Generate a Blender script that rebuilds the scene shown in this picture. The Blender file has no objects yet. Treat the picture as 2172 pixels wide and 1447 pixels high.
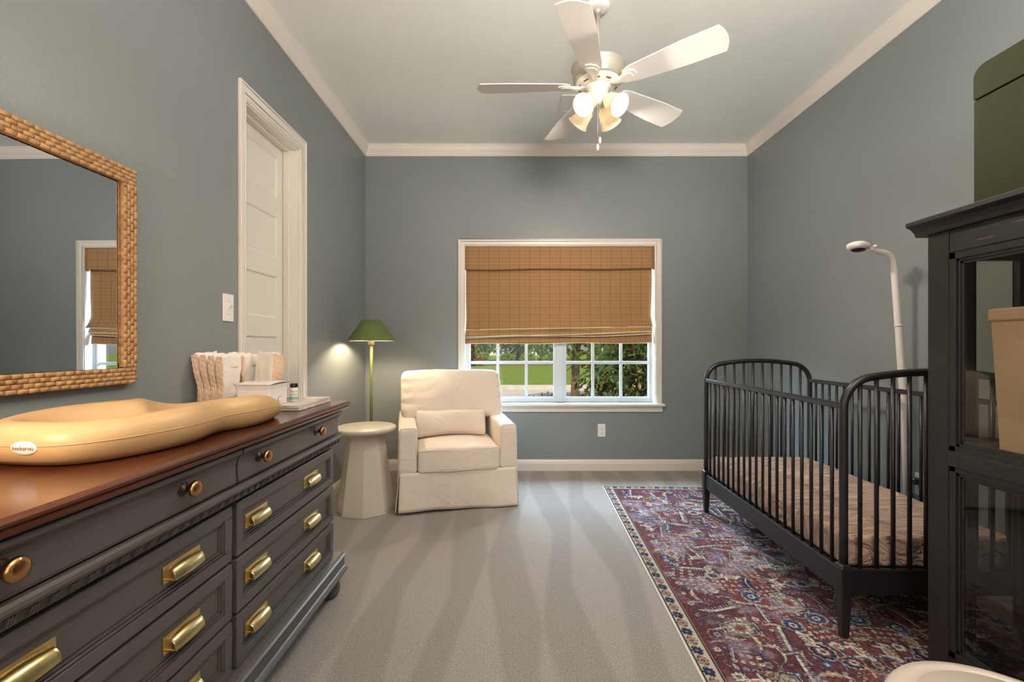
import bpy, bmesh, math, random
import numpy as np
from mathutils import Vector, Matrix, noise
R = math.radians
random.seed(7)
SC = bpy.context.scene
COL = SC.collection

# ------------------------------------------------------------------ camera
H = 3.04; XL, XR, YB, YF = -1.372, 2.206, 4.26, -1.1
cam_d = bpy.data.cameras.new('camera'); cam = bpy.data.objects.new('camera', cam_d); COL.objects.link(cam)
cam.location = (0, 0, 1.17); cam.rotation_euler = (R(90), 0, 0)
cam_d.sensor_width = 36; cam_d.lens = 36*965/2172; cam_d.shift_y = 9.5/2172; cam_d.clip_start = 0.02; cam_d.clip_end = 500
SC.camera = cam
# ------------------------------------------------------------------ world, sun, lights, exposure
SC.view_settings.view_transform = 'Standard'; SC.view_settings.look = 'None'
SC.view_settings.gamma = 1; SC.view_settings.use_curve_mapping = False
SC.view_settings.exposure = -.12
W = bpy.data.worlds.new('world'); SC.world = W; W.use_nodes = True
nt = W.node_tree; nt.nodes.clear()
sky = nt.nodes.new('ShaderNodeTexSky'); sky.sky_type = 'NISHITA'; sky.sun_disc = False
sky.sun_elevation = R(50); sky.sun_rotation = R(150); sky.dust_density = 1.5
bg = nt.nodes.new('ShaderNodeBackground'); bg.inputs['Strength'].default_value = 0.22
wo = nt.nodes.new('ShaderNodeOutputWorld')
nt.links.new(sky.outputs[0], bg.inputs[0]); nt.links.new(bg.outputs[0], wo.inputs[0])
def light(name, typ, loc, energy, color, rot=(0,0,0), **kw):
    d = bpy.data.lights.new(name, typ); d.energy = energy; d.color = color
    for k, v in kw.items(): setattr(d, k, v)
    o = bpy.data.objects.new(name, d); COL.objects.link(o); o.location = loc; o.rotation_euler = rot
    return o
light('sun', 'SUN', (0, 0, 20), 6.0, (1, .93, .8), (R(38), R(-22), 0), angle=R(1))
# sky light that falls through the window, high outside behind the cloth shade
light('window_daylight', 'AREA', (.45, 5.05, 1.75), 440, (.56, .78, 1), (R(-62), 0, 0), shape='RECTANGLE', size=1.9, size_y=1.0)
# added warm fill light, unseen, just inside the plain wall behind the camera
light('front_fill', 'AREA', (.2, -1.0, 1.75), 26, (1, .9, .80), (R(90), 0, 0), shape='RECTANGLE', size=2.0, size_y=2.0)
# added unseen fill aimed up at the ceiling from behind the camera
light('ceiling_fill', 'AREA', (.75, -.35, 2.0), 120, (1, .94, .87), (R(180-34), 0, 0), shape='DISK', size=.7, spread=R(130))
# lamp at the near end of the dresser
light('dresser_lamp', 'POINT', (-1.10, .42, 1.36), 38, (1, .76, .54), shadow_soft_size=.09)
BULB = 1900; LAMP_BULB = 850
cy = SC.cycles
cy.max_bounces = 8; cy.diffuse_bounces = 5; cy.glossy_bounces = 4; cy.transmission_bounces = 4; cy.transparent_max_bounces = 12
cy.caustics_reflective = False; cy.caustics_refractive = False; cy.sample_clamp_indirect = 6; cy.blur_glossy = .5

# ------------------------------------------------------------------ helpers
def lin(c):
    return tuple(((v/255)/12.92 if v <= 10 else (((v/255)+.055)/1.055)**2.4) for v in c) + (1,)
class NT:
    """small node-tree builder"""
    def __init__(s, name):
        s.m = bpy.data.materials.new(name); s.m.use_nodes = True; s.t = s.m.node_tree; s.t.nodes.clear()
        s.out = s.n('ShaderNodeOutputMaterial')
    def n(s, typ, **kw):
        x = s.t.nodes.new(typ)
        for k, v in kw.items(): setattr(x, k, v)
        return x
    def l(s, a, b): s.t.links.new(a, b)
    def put(s, sock, v):
        if hasattr(v, 'is_output') or isinstance(v, bpy.types.NodeSocket): s.l(v, sock)
        else: sock.default_value = v
    def math(s, op, a, b=0.0, c=0.0):
        x = s.n('ShaderNodeMath', operation=op)
        s.put(x.inputs[0], a); s.put(x.inputs[1], b); s.put(x.inputs[2], c)
        return x.outputs[0]
    def mix(s, f, a, b, blend='MIX'):
        x = s.n('ShaderNodeMix', data_type='RGBA', blend_type=blend)
        s.put(x.inputs[0], f); s.put(x.inputs[6], a); s.put(x.inputs[7], b)
        return x.outputs[2]
    def coord(s, kind='Object', scale=(1,1,1)):
        c = s.n('ShaderNodeTexCoord'); m = s.n('ShaderNodeMapping'); m.inputs['Scale'].default_value = scale
        s.l(c.outputs[kind], m.inputs[0]); return m.outputs[0]
    def noise(s, vec, scale, detail=4, rough=.55):
        x = s.n('ShaderNodeTexNoise'); s.l(vec, x.inputs['Vector'])
        x.inputs['Scale'].default_value = scale; x.inputs['Detail'].default_value = detail; x.inputs['Roughness'].default_value = rough
        return x.outputs[0]
    def ramp(s, f, stops):
        x = s.n('ShaderNodeValToRGB'); s.l(f, x.inputs[0]); e = x.color_ramp.elements
        while len(e) < len(stops): e.new(.5)
        for el, (p, c) in zip(e, stops): el.position = p; el.color = c
        return x.outputs[0]
    def bump(s, h, strength=.3, dist=.002):
        x = s.n('ShaderNodeBump'); s.l(h, x.inputs['Height']); x.inputs['Strength'].default_value = strength
        x.inputs['Distance'].default_value = dist; return x.outputs[0]
    def bsdf(s, color, rough=.5, metal=0, normal=None, **kw):
        b = s.n('ShaderNodeBsdfPrincipled'); s.put(b.inputs['Base Color'], color)
        s.put(b.inputs['Roughness'], rough); b.inputs['Metallic'].default_value = metal
        if normal is not None: s.l(normal, b.inputs['Normal'])
        for k, v in kw.items(): s.put(b.inputs[k.replace('_', ' ')], v)
        return b.outputs[0]
    def done(s, sh): s.l(sh, s.out.inputs[0]); return s.m
def simple(name, rgb, rough=.5, metal=0, var=.06, nscale=8, bump=0, bscale=200, bdist=.001, **kw):
    """principled material with a little procedural colour variation and bump"""
    t = NT(name); v = t.coord(); f = t.noise(v, nscale)
    c = lin(rgb); a = tuple(x*(1-var) for x in c[:3])+(1,); b = tuple(min(1, x*(1+var)) for x in c[:3])+(1,)
    col = t.ramp(f, [(.3, a), (.7, b)])
    nrm = t.bump(t.noise(v, bscale, 3), bump, bdist) if bump else None
    return t.done(t.bsdf(col, rough, metal, nrm, **kw))

class MB:
    """collects geometry for ONE mesh object"""
    def __init__(s): s.v = []; s.f = []; s.sm = []
    def add(s, vs, fs, smooth=False):
        o = len(s.v); s.v += [tuple(p) for p in vs]; s.f += [tuple(i+o for i in f) for f in fs]; s.sm += [smooth]*len(fs); return s
    def box(s, x0, x1, y0, y1, z0, z1):
        vs = [(x, y, z) for z in (z0, z1) for y in (y0, y1) for x in (x0, x1)]
        return s.add(vs, [(0,2,3,1),(4,5,7,6),(0,1,5,4),(2,6,7,3),(0,4,6,2),(1,3,7,5)])
    def prism(s, poly, axis, a, b, smooth=False):
        """poly in the two remaining axes in order (x:(y,z), y:(x,z), z:(x,y)), extruded from a to b"""
        def P(p, t): return {'x': (t, p[0], p[1]), 'y': (p[0], t, p[1]), 'z': (p[0], p[1], t)}[axis]
        n = len(poly); vs = [P(p, a) for p in poly]+[P(p, b) for p in poly]
        area = sum(poly[i][0]*poly[(i+1) % n][1]-poly[(i+1) % n][0]*poly[i][1] for i in range(n))
        flip = (area < 0) ^ (axis == 'y') ^ (b < a)
        fs = [tuple(range(n))[::-1], tuple(range(n, 2*n))]+[(i, (i+1) % n, n+(i+1) % n, n+i) for i in range(n)]
        if flip: fs = [f[::-1] for f in fs]
        o = len(s.v); s.add(vs, fs); s.sm[-n:] = [smooth]*n; return s
    def lathe(s, prof, c=(0,0,0), axis=(0,0,1), seg=32, smooth=True, cap=True, a0=0, fl=None):
        """prof: list of (radius, height along axis)"""
        ax = Vector(axis).normalized(); q = Vector((0,0,1)).rotation_difference(ax); c = Vector(c)
        vs = []; fs = []
        for r, h in prof:
            for k in range(seg):
                t = a0+2*math.pi*k/seg; rr = r*(1+(fl(t) if fl else 0))
                vs.append(c+q @ Vector((rr*math.cos(t), rr*math.sin(t), h)))
        for i in range(len(prof)-1):
            for k in range(seg):
                k2 = (k+1) % seg; fs.append((i*seg+k, i*seg+k2, (i+1)*seg+k2, (i+1)*seg+k))
        s.add(vs, fs, smooth)
        if cap:
            o = len(s.v)-len(vs)
            if prof[0][0] > 1e-6: s.f.append(tuple(o+k for k in range(seg))[::-1]); s.sm.append(False)
            if prof[-1][0] > 1e-6: s.f.append(tuple(o+(len(prof)-1)*seg+k for k in range(seg))); s.sm.append(False)
        return s
    def cyl(s, p0, p1, r0, r1=None, seg=16, smooth=True):
        p0 = Vector(p0); p1 = Vector(p1); d = p1-p0
        return s.lathe([(r0, 0), (r0 if r1 is None else r1, d.length)], p0, d, seg, smooth)
    def tube(s, pts, r, seg=8, closed=False, sx=1.0, ref=None, cap=True):
        """sweep a circle (scaled sx along the side direction) along pts; r number or list"""
        P = [Vector(p) for p in pts]; n = len(P); rr = r if hasattr(r, '__len__') else [r]*n
        vs = []; prev = None
        for i in range(n):
            if closed: t = P[(i+1) % n]-P[i-1]
            else: t = P[min(i+1, n-1)]-P[max(i-1, 0)]
            t.normalize()
            if ref is not None: a = Vector(ref)-t*t.dot(Vector(ref)); a.normalize()
            elif prev is None:
                a = t.orthogonal().normalized()
            else:
                a = prev-t*t.dot(prev)
                a.normalize()
            prev = a; b = t.cross(a)
            for k in range(seg):
                th = 2*math.pi*k/seg; vs.append(P[i]+(a*math.cos(th)*sx+b*math.sin(th))*rr[i])
        fs = []
        for i in range(n if closed else n-1):
            j = (i+1) % n
            for k in range(seg):
                k2 = (k+1) % seg; fs.append((i*seg+k, i*seg+k2, j*seg+k2, j*seg+k))
        o = len(s.v); s.add(vs, fs, True)
        if not closed and cap:
            s.f.append(tuple(o+k for k in range(seg))[::-1]); s.f.append(tuple(o+(n-1)*seg+k for k in range(seg))); s.sm += [False, False]
        return s
    def grid(s, nu, nv, fn, smooth=True, wrapu=False, wrapv=False, flip=False):
        """fn(u, v) with u, v in 0..1"""
        du = nu if wrapu else nu-1; dv = nv if wrapv else nv-1
        vs = [fn(i/du, j/dv) for i in range(nu) for j in range(nv)]
        fs = []
        for i in range(du):
            for j in range(dv):
                i2 = (i+1) % nu; j2 = (j+1) % nv
                f = (i*nv+j, i2*nv+j, i2*nv+j2, i*nv+j2); fs.append(f[::-1] if flip else f)
        return s.add(vs, fs, smooth)
    def soft(s, c, half, r, n=12, fn=None, rot=None):
        """rounded, densely subdivided box; fn(p, local unit coords) may displace"""
        hx, hy, hz = half; c = Vector(c)
        for ax in range(3):
            for sg in (-1, 1):
                vs = []
                for i in range(n+1):
                    for j in range(n+1):
                        a = math.sin((2*i/n-1)*math.pi/2*.98)/math.sin(math.pi/2*.98); b = math.sin((2*j/n-1)*math.pi/2*.98)/math.sin(math.pi/2*.98)
                        u = [0, 0, 0]; u[ax] = sg; u[(ax+1) % 3] = a; u[(ax+2) % 3] = b
                        p = Vector((u[0]*hx, u[1]*hy, u[2]*hz))
                        q = Vector((max(-hx+r, min(hx-r, p.x)), max(-hy+r, min(hy-r, p.y)), max(-hz+r, min(hz-r, p.z))))
                        d = p-q
                        if d.length > 1e-9: p = q+d.normalized()*r
                        if fn: p = Vector(fn(p, (p.x/hx, p.y/hy, p.z/hz)))
                        if rot is not None: p = rot @ p
                        vs.append(c+p)
                fs = []
                for i in range(n):
                    for j in range(n):
                        f = (i*(n+1)+j, (i+1)*(n+1)+j, (i+1)*(n+1)+j+1, i*(n+1)+j+1); fs.append(f if sg > 0 else f[::-1])
                s.add(vs, fs, True)
        return s
    def mesh(s, name, weld=True):
        me = bpy.data.meshes.new(name); me.from_pydata(s.v, [], s.f); me.polygons.foreach_set('use_smooth', s.sm)
        me.update()
        if weld:
            b = bmesh.new(); b.from_mesh(me); bmesh.ops.remove_doubles(b, verts=b.verts, dist=1e-5); b.to_mesh(me); b.free()
        return me
    def build(s, name, mat, parent=None, local=False, bevel=0, seg=2, weld=True, solid=0):
        if parent is not None and not local:
            o = Vector((0,0,0)); p = parent
            while p: o += p.location; p = p.parent
            s.v = [(x-o.x, y-o.y, z-o.z) for x, y, z in s.v]
        return link(name, s.mesh(name, weld), mat, parent, bevel, seg, solid)
def link(name, me, mat, parent=None, bevel=0, seg=2, solid=0):
    if mat and not me.materials: me.materials.append(mat)
    o = bpy.data.objects.new(name, me); COL.objects.link(o)
    if parent is not None: o.parent = parent
    if solid:
        m = o.modifiers.new('solid', 'SOLIDIFY'); m.thickness = solid; m.offset = -1
    if bevel:
        m = o.modifiers.new('bevel', 'BEVEL'); m.width = bevel; m.segments = seg; m.limit_method = 'ANGLE'; m.angle_limit = R(35)
        m.harden_normals = False
    return o
def tag(o, label, cat, group=None, kind=None):
    o['label'] = label; o['category'] = cat
    if group: o['group'] = group
    if kind: o['kind'] = kind
    return o
def thing(name, loc, label, cat, group=None, rot=(0,0,0)):
    o = bpy.data.objects.new(name, None); COL.objects.link(o); o.location = loc; o.rotation_euler = rot; o.empty_display_size = .1
    return tag(o, label, cat, group)
def struct(o): o['kind'] = 'structure'; return o
def sroot(name, loc):
    o = bpy.data.objects.new(name, None); COL.objects.link(o); o.location = loc; return struct(o)
def text_mesh(txt, size, extr=.0003, shear=0):
    cu = bpy.data.curves.new('lettering', 'FONT'); cu.body = txt; cu.size = size; cu.extrude = extr; cu.align_x = 'CENTER'; cu.align_y = 'CENTER'; cu.shear = shear
    o = bpy.data.objects.new('lettering', cu); COL.objects.link(o); bpy.context.view_layer.update()
    me = bpy.data.meshes.new_from_object(o.evaluated_get(bpy.context.evaluated_depsgraph_get()))
    bpy.data.objects.remove(o); bpy.data.curves.remove(cu); return me
def nz(p, s): return noise.noise(Vector(p)*s)

# ------------------------------------------------------------------ materials
def wall_mat():
    t = NT('wall_paint'); v = t.coord(); n1 = t.noise(v, 130, 3); n2 = t.noise(v, 42, 2)
    h = t.math('ADD', n1, t.math('MULTIPLY', n2, .9))
    col = t.ramp(t.noise(v, 1.3), [(.3, lin((126,131,132))), (.7, lin((130,135,136)))])
    return t.done(t.bsdf(col, .42, 0, t.bump(h, .38, .0022), Specular_IOR_Level=.35))
M_WALL = wall_mat()
M_CEIL = simple('ceiling_paint', (230,232,227), .85, var=.01, bump=.25, bscale=90, bdist=.002)
M_TRIM = simple('white_trim_paint', (224,215,205), .35, var=.01)
M_DOOR = simple('door_paint', (222,217,206), .4, var=.01)
M_VINYL = simple('white_vinyl', (204,210,216), .3, var=.01)
def glass_mat(name, tint, rough=0.0, ior=1.45):
    t = NT(name); tr = t.n('ShaderNodeBsdfTransparent'); tr.inputs[0].default_value = tint
    g = t.n('ShaderNodeBsdfGlossy'); g.inputs['Roughness'].default_value = rough; g.inputs[0].default_value = (1,1,1,1)
    fr = t.n('ShaderNodeFresnel'); fr.inputs[0].default_value = ior
    ge = t.n('ShaderNodeNewGeometry'); m = t.n('ShaderNodeMixShader')   # the pane reflects at its outer faces
    t.l(t.math('MULTIPLY', fr.outputs[0], t.math('SUBTRACT', 1.0, ge.outputs['Backfacing'])), m.inputs[0]); t.l(tr.outputs[0], m.inputs[1]); t.l(g.outputs[0], m.inputs[2])
    return t.done(m.outputs[0])
M_GLASS = glass_mat('window_glass', (.95,.97,.96,1))
M_CABGLASS = glass_mat('cabinet_glass', (.86,.85,.81,1), .0, 1.5)
M_ACRYL = glass_mat('clear_acrylic', (.97,.97,.96,1), .02, 1.4)
def carpet_mat():
    t = NT('carpet'); v = t.coord('Object')
    fine = t.noise(v, 150, 5, .9); mid = t.noise(v, 60, 3)
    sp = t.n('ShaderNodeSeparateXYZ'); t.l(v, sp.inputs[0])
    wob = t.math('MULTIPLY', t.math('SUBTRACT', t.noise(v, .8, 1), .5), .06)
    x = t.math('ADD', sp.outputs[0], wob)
    # vacuum strokes: brushed-pile shading painted into the colour as long wedges along the room
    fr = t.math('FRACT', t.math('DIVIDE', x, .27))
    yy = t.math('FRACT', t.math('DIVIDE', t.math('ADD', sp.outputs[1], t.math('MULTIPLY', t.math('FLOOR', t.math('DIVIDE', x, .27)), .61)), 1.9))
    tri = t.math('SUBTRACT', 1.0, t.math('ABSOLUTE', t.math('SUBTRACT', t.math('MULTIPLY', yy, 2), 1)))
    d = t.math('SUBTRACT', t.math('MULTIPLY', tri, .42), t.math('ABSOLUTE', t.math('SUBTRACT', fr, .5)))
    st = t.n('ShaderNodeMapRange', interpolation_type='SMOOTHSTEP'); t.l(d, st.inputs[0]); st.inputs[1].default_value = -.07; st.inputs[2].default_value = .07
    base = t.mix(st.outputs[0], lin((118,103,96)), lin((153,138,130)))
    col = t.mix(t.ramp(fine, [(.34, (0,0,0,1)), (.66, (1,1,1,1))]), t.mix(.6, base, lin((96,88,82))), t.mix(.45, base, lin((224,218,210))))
    h = t.math('ADD', fine, t.math('MULTIPLY', mid, .5))
    return t.done(t.bsdf(col, .95, 0, t.bump(h, .9, .006), Specular_IOR_Level=.1, Sheen_Weight=.15))
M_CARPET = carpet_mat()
def brick_mat():
    t = NT('brick_veneer'); v = t.coord('Object'); b = t.n('ShaderNodeTexBrick'); sp = t.n('ShaderNodeSeparateXYZ'); t.l(v, sp.inputs[0])
    cb = t.n('ShaderNodeCombineXYZ'); t.l(t.math('ADD', sp.outputs[0], sp.outputs[1]), cb.inputs[0]); t.l(sp.outputs[2], cb.inputs[1])
    t.l(cb.outputs[0], b.inputs['Vector']); b.inputs['Scale'].default_value = 1; b.inputs['Brick Width'].default_value = .2; b.inputs['Row Height'].default_value = .067
    b.inputs['Mortar Size'].default_value = .006; b.inputs['Color1'].default_value = lin((176,164,146)); b.inputs['Color2'].default_value = lin((150,138,122)); b.inputs['Mortar'].default_value = lin((190,184,172))
    return t.done(t.bsdf(b.outputs[0], .9))
M_BRICK = brick_mat()
M_FAN = simple('fan_white', (232,228,222), .35, var=.01)
M_FANBODY = simple('fan_body_nickel', (205,196,182), .32, .55, var=.02)
M_DARKSLOT = simple('dark_slot', (96,72,48), .6)
def emis(name, color, strength):
    t = NT(name); e = t.n('ShaderNodeEmission'); e.inputs[0].default_value = color; e.inputs[1].default_value = strength; return t.done(e.outputs[0])
M_BULB = emis('fan_bulb_glow', (1,.88,.74,1), BULB)
M_LBULB = emis('lamp_bulb_glow', (1,.80,.52,1), LAMP_BULB)
def translucent(name, rgb, trgb, f, rough=.5):
    t = NT(name); v = t.coord(); col = t.ramp(t.noise(v, 12), [(.3, lin(rgb)), (.7, lin([min(255, c*1.02) for c in rgb]))])
    p = t.bsdf(col, rough); tr = t.n('ShaderNodeBsdfTranslucent'); tr.inputs[0].default_value = lin(trgb)
    m = t.n('ShaderNodeMixShader'); m.inputs[0].default_value = f; t.l(p, m.inputs[1]); t.l(tr.outputs[0], m.inputs[2]); return t.done(m.outputs[0])
M_FSHADE = translucent('frosted_shade', (244,236,218), (252,240,212), .22, .4)
def slip_mat():
    t = NT('slipcover_cotton'); v = t.coord(); col = t.ramp(t.noise(v, 3), [(.3, lin((222,207,193))), (.7, lin((230,216,203)))])
    weave = t.noise(v, 420, 3); big = t.n('ShaderNodeTexNoise'); t.l(v, big.inputs['Vector']); big.inputs['Scale'].default_value = 6; big.inputs['Detail'].default_value = 3; big.inputs['Distortion'].default_value = 1.1
    h = t.math('ADD', t.math('MULTIPLY', big.outputs[0], 1.0), t.math('MULTIPLY', weave, .035))
    return t.done(t.bsdf(col, .9, 0, t.bump(h, .5, .022), Specular_IOR_Level=.2, Sheen_Weight=.1))
M_SLIP = slip_mat()
M_PIPE = simple('slipcover_piping', (218,205,188), .9, var=.03)
M_TABLE = simple('cream_lacquer', (202,191,175), .32, var=.015)
M_GREENLAMP = simple('olive_lamp_metal', (98,110,60), .42, var=.02)
M_BRASS = simple('brushed_brass', (214,190,132), .3, 1, var=.07, nscale=30, bump=.05, bscale=300)
M_COPPER = simple('aged_copper_brass', (186,138,92), .24, 1, var=.1, nscale=25)
M_DRESS = simple('charcoal_brown_paint', (79,73,69), .36, var=.05, nscale=5, bump=.05, bscale=80)
def topwood():
    t = NT('cherry_top'); v = t.coord('Object', (14, .9, 14)); f = t.noise(v, 3, 5)
    col = t.ramp(f, [(.25, lin((58,27,15))), (.55, lin((80,38,20))), (.8, lin((100,50,27)))])
    return t.done(t.bsdf(col, .22, 0, None, Coat_Weight=.4, Coat_Roughness=.15))
M_TOPWOOD = topwood()
def wovenmat():
    t = NT('woven_seagrass'); v = t.coord('Object'); f = t.noise(v, 45, 4); g = t.n('ShaderNodeTexWave'); t.l(v, g.inputs[0])
    g.inputs['Scale'].default_value = 260; g.inputs['Distortion'].default_value = 3; g.inputs['Detail'].default_value = 3
    col = t.ramp(f, [(.25, lin((138,98,60))), (.55, lin((176,134,90))), (.8, lin((200,160,112)))])
    return t.done(t.bsdf(col, .75, 0, t.bump(g.outputs[1], .35, .0008)))
M_WOVEN = wovenmat()
def mirror_mat():
    t = NT('mirror_silver'); g = t.n('ShaderNodeBsdfGlossy'); g.inputs['Roughness'].default_value = 0; g.inputs[0].default_value = (.76,.80,.82,1); return t.done(g.outputs[0])
M_MIRROR = mirror_mat()
M_PAD = simple('peanut_foam', (200,162,114), .42, var=.02, nscale=3, Subsurface_Weight=.0)
M_STICK = simple('sticker_white', (238,222,210), .35, var=.01)
M_INKR = simple('brown_ink', (140,96,66), .5)
M_INK = simple('grey_ink', (120,118,116), .6)
M_BLACKINK = simple('black_ink', (40,40,44), .5)
M_DIAPER = simple('diaper_white', (238,228,218), .85, var=.03, nscale=20, bump=.5, bscale=70, bdist=.004)
M_DIAPER2 = simple('diaper_elastic', (216,184,158), .9, var=.10, nscale=40, bump=.9, bscale=60, bdist=.006)
M_WIPES = simple('wipes_plastic', (236,228,226), .3, var=.01)
M_GREYP = simple('grey_plastic', (150,146,150), .4)
def marble():
    t = NT('white_marble'); v = t.coord('Object'); w = t.noise(v, 5, 8, .65)
    return t.done(t.bsdf(t.ramp(w, [(.40, lin((212,200,190))), (.49, lin((196,182,172))), (.53, lin((224,214,204))), (.9, lin((226,218,208)))]), .3))
M_MARBLE = marble()
M_TEAL = simple('teal_band', (120,176,164), .5); M_JARLBL = simple('jar_label', (236,228,214), .5); M_BLACKCAP = simple('black_cap', (28,28,34), .3)
M_CRIB = simple('crib_black_paint', (29,26,28), .36, var=.04)
def sheet_mat():
    t = NT('fitted_sheet'); v = t.coord(); col = t.ramp(t.noise(v, 6), [(.3, lin((190,160,142))), (.7, lin((200,170,152)))])
    w = t.n('ShaderNodeTexNoise'); t.l(t.coord('Object', (2.2, 9, 4)), w.inputs['Vector']); w.inputs['Scale'].default_value = 2.4; w.inputs['Detail'].default_value = 4; w.inputs['Distortion'].default_value = 1.1
    h = t.math('ADD', t.math('POWER', t.math('ABSOLUTE', t.math('SUBTRACT', w.outputs[0], .5)), .6), t.math('MULTIPLY', t.noise(v, 300, 3), .02))
    return t.done(t.bsdf(col, .85, 0, t.bump(h, 1.0, .045), Specular_IOR_Level=.2))
M_SHEET = sheet_mat()
M_ROSE = simple('dark_bronze', (66,52,44), .35, .7)
def cabwood():
    t = NT('black_brown_oak'); v = t.coord('Object', (60, 60, 3.2)); f = t.noise(v, 3, 5, .7)
    col = t.ramp(f, [(.3, lin((20,17,16))), (.62, lin((31,27,26))), (.70, lin((46,41,38)))])
    return t.done(t.bsdf(col, .42, 0, t.bump(f, .35, .0012)))
M_CAB = cabwood()
def cabwood2():
    t = NT('black_brown_oak_across'); v = t.coord('Object', (60, 3.2, 60)); f = t.noise(v, 3, 5, .7)
    col = t.ramp(f, [(.3, lin((20,17,16))), (.60, lin((31,27,26))), (.72, lin((92,84,77)))])
    return t.done(t.bsdf(col, .42, 0, t.bump(f, .35, .0012)))
M_CABH = cabwood2()
M_GREENBOX = simple('olive_enamel', (44,47,18), .6, var=.04, nscale=4, Specular_IOR_Level=.2)
M_PAIL = simple('pail_taupe_white', (186,172,160), .3, var=.01)
M_CAMW = simple('monitor_white', (224,216,212), .35, var=.01)
M_LENS = simple('black_lens', (18,18,20), .1)
M_PLATE = simple('plate_white', (232,228,224), .35, var=.01)
M_STANDIN = simple('tan_stand_in_fabric', (190,160,134), .8, var=.03, bump=.2, bscale=300)
def shade_cloth():
    t = NT('plaid_linen'); v = t.coord('Object'); sp = t.n('ShaderNodeSeparateXYZ'); t.l(v, sp.inputs[0])
    def stripe(sock, period, width, off=0.0):
        f = t.math('FRACT', t.math('DIVIDE', t.math('ADD', sock, 20+off), period)); d = t.math('ABSOLUTE', t.math('SUBTRACT', f, .5))
        return t.math('LESS_THAN', d, width/period/2)
    x, z = sp.outputs[0], sp.outputs[2]
    s1 = stripe(x, .0955, .004); s2 = stripe(x, .0955, .0022, .040); s3 = stripe(z, .066, .005); s4 = stripe(z, .066, .0022, .026); s5 = stripe(z, .066, .002, .036)
    a = t.math('MAXIMUM', t.math('MULTIPLY', s1, .62), t.math('MULTIPLY', s2, .3)); b = t.math('MAXIMUM', t.math('MULTIPLY', s3, .42), t.math('MULTIPLY', t.math('MAXIMUM', s4, s5), .34))
    f = t.math('MINIMUM', t.math('ADD', a, b), .8)
    wv = t.noise(t.coord('Object', (1, 1, 1)), 300, 2); base = t.mix(wv, lin((148,110,72)), lin((174,134,92)))
    col = t.mix(f, base, lin((92,58,36)))
    p = t.bsdf(col, .9, 0, t.bump(wv, .3, .0008)); tr = t.n('ShaderNodeBsdfTranslucent'); t.l(col, tr.inputs[0])
    m = t.n('ShaderNodeMixShader'); m.inputs[0].default_value = .07; t.l(p, m.inputs[1]); t.l(tr.outputs[0], m.inputs[2]); return t.done(m.outputs[0])
M_CLOTH = shade_cloth()
M_LINING = simple('cream_lining', (214,208,188), .9)
# ------------------------------------------------------------------ the room
T = .14
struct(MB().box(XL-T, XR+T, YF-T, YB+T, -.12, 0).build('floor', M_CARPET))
struct(MB().box(XL-T, XR+T, YF-T, YB+T, H, H+.15).build('ceiling', M_CEIL))
DY0, DY1, DZ = 2.335, 2.915, 2.423           # door opening in the left wall
struct(MB().box(XL-T, XL, YF, DY0, 0, H).box(XL-T, XL, DY1, YB, 0, H).box(XL-T, XL, DY0, DY1, DZ, H).build('wall_left', M_WALL))
struct(MB().box(XR, XR+T, YF, YB, 0, H).build('wall_right', M_WALL))
WX0, WX1, WZ0, WZ1 = -.446, 1.342, .628, 2.106   # window opening
def ring(b, x0, x1, z0, z1, X0, X1, Z0, Z1, y0, y1):
    return b.box(X0, x0, y0, y1, Z0, Z1).box(x1, X1, y0, y1, Z0, Z1).box(x0, x1, y0, y1, z1, Z1).box(x0, x1, y0, y1, Z0, z0)
struct(ring(MB(), WX0, WX1, WZ0, WZ1, XL-T, XR+T, 0, H, YB, YB+T).build('wall_back', M_WALL))
struct(ring(MB(), WX0-.02, WX1+.02, WZ0-.03, WZ1+.02, XL-T-.1, XR+T+.1, -.5, H+.15, YB+T+.002, YB+T+.11).build('wall_exterior', M_BRICK))
struct(MB().box(XL-T, XR+T, YF-T, YF, 0, H).build('wall_front', M_WALL))
# crown moulding profile (offset from wall, drop from ceiling)
CR = [(0, 0), (.048, 0), (.048, .010), (.042, .016), (.040, .028), (.030, .050), (.018, .068), (.014, .074), (.014, .086), (.008, .092), (.008, .100), (0, .100)]
struct(MB().prism([(YB-a, H-b) for a, b in CR], 'x', XL, XR).build('trim_1', M_TRIM))
struct(MB().prism([(XL+a, H-b) for a, b in CR], 'y', YF, YB).build('trim_2', M_TRIM))
struct(MB().prism([(XR-a, H-b) for a, b in CR], 'y', YF, YB).build('trim_3', M_TRIM))
BB = [(0, 0), (.016, 0), (.016, .070), (.013, .078), (.013, .086), (.008, .094), (.006, .104), (0, .104)]
struct(MB().prism([(YB-a, b) for a, b in BB], 'x', XL, XR).build('baseboard_back', M_TRIM))
struct(MB().prism([(XR-a, b) for a, b in BB], 'y', YF, YB-.016).build('baseboard_right', M_TRIM))
struct(MB().prism([(XL+a, b) for a, b in BB], 'y', DY1+.094, YB-.016).prism([(XL+a, b) for a, b in BB], 'y', YF, DY0-.06).build('baseboard_left', M_TRIM))

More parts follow.
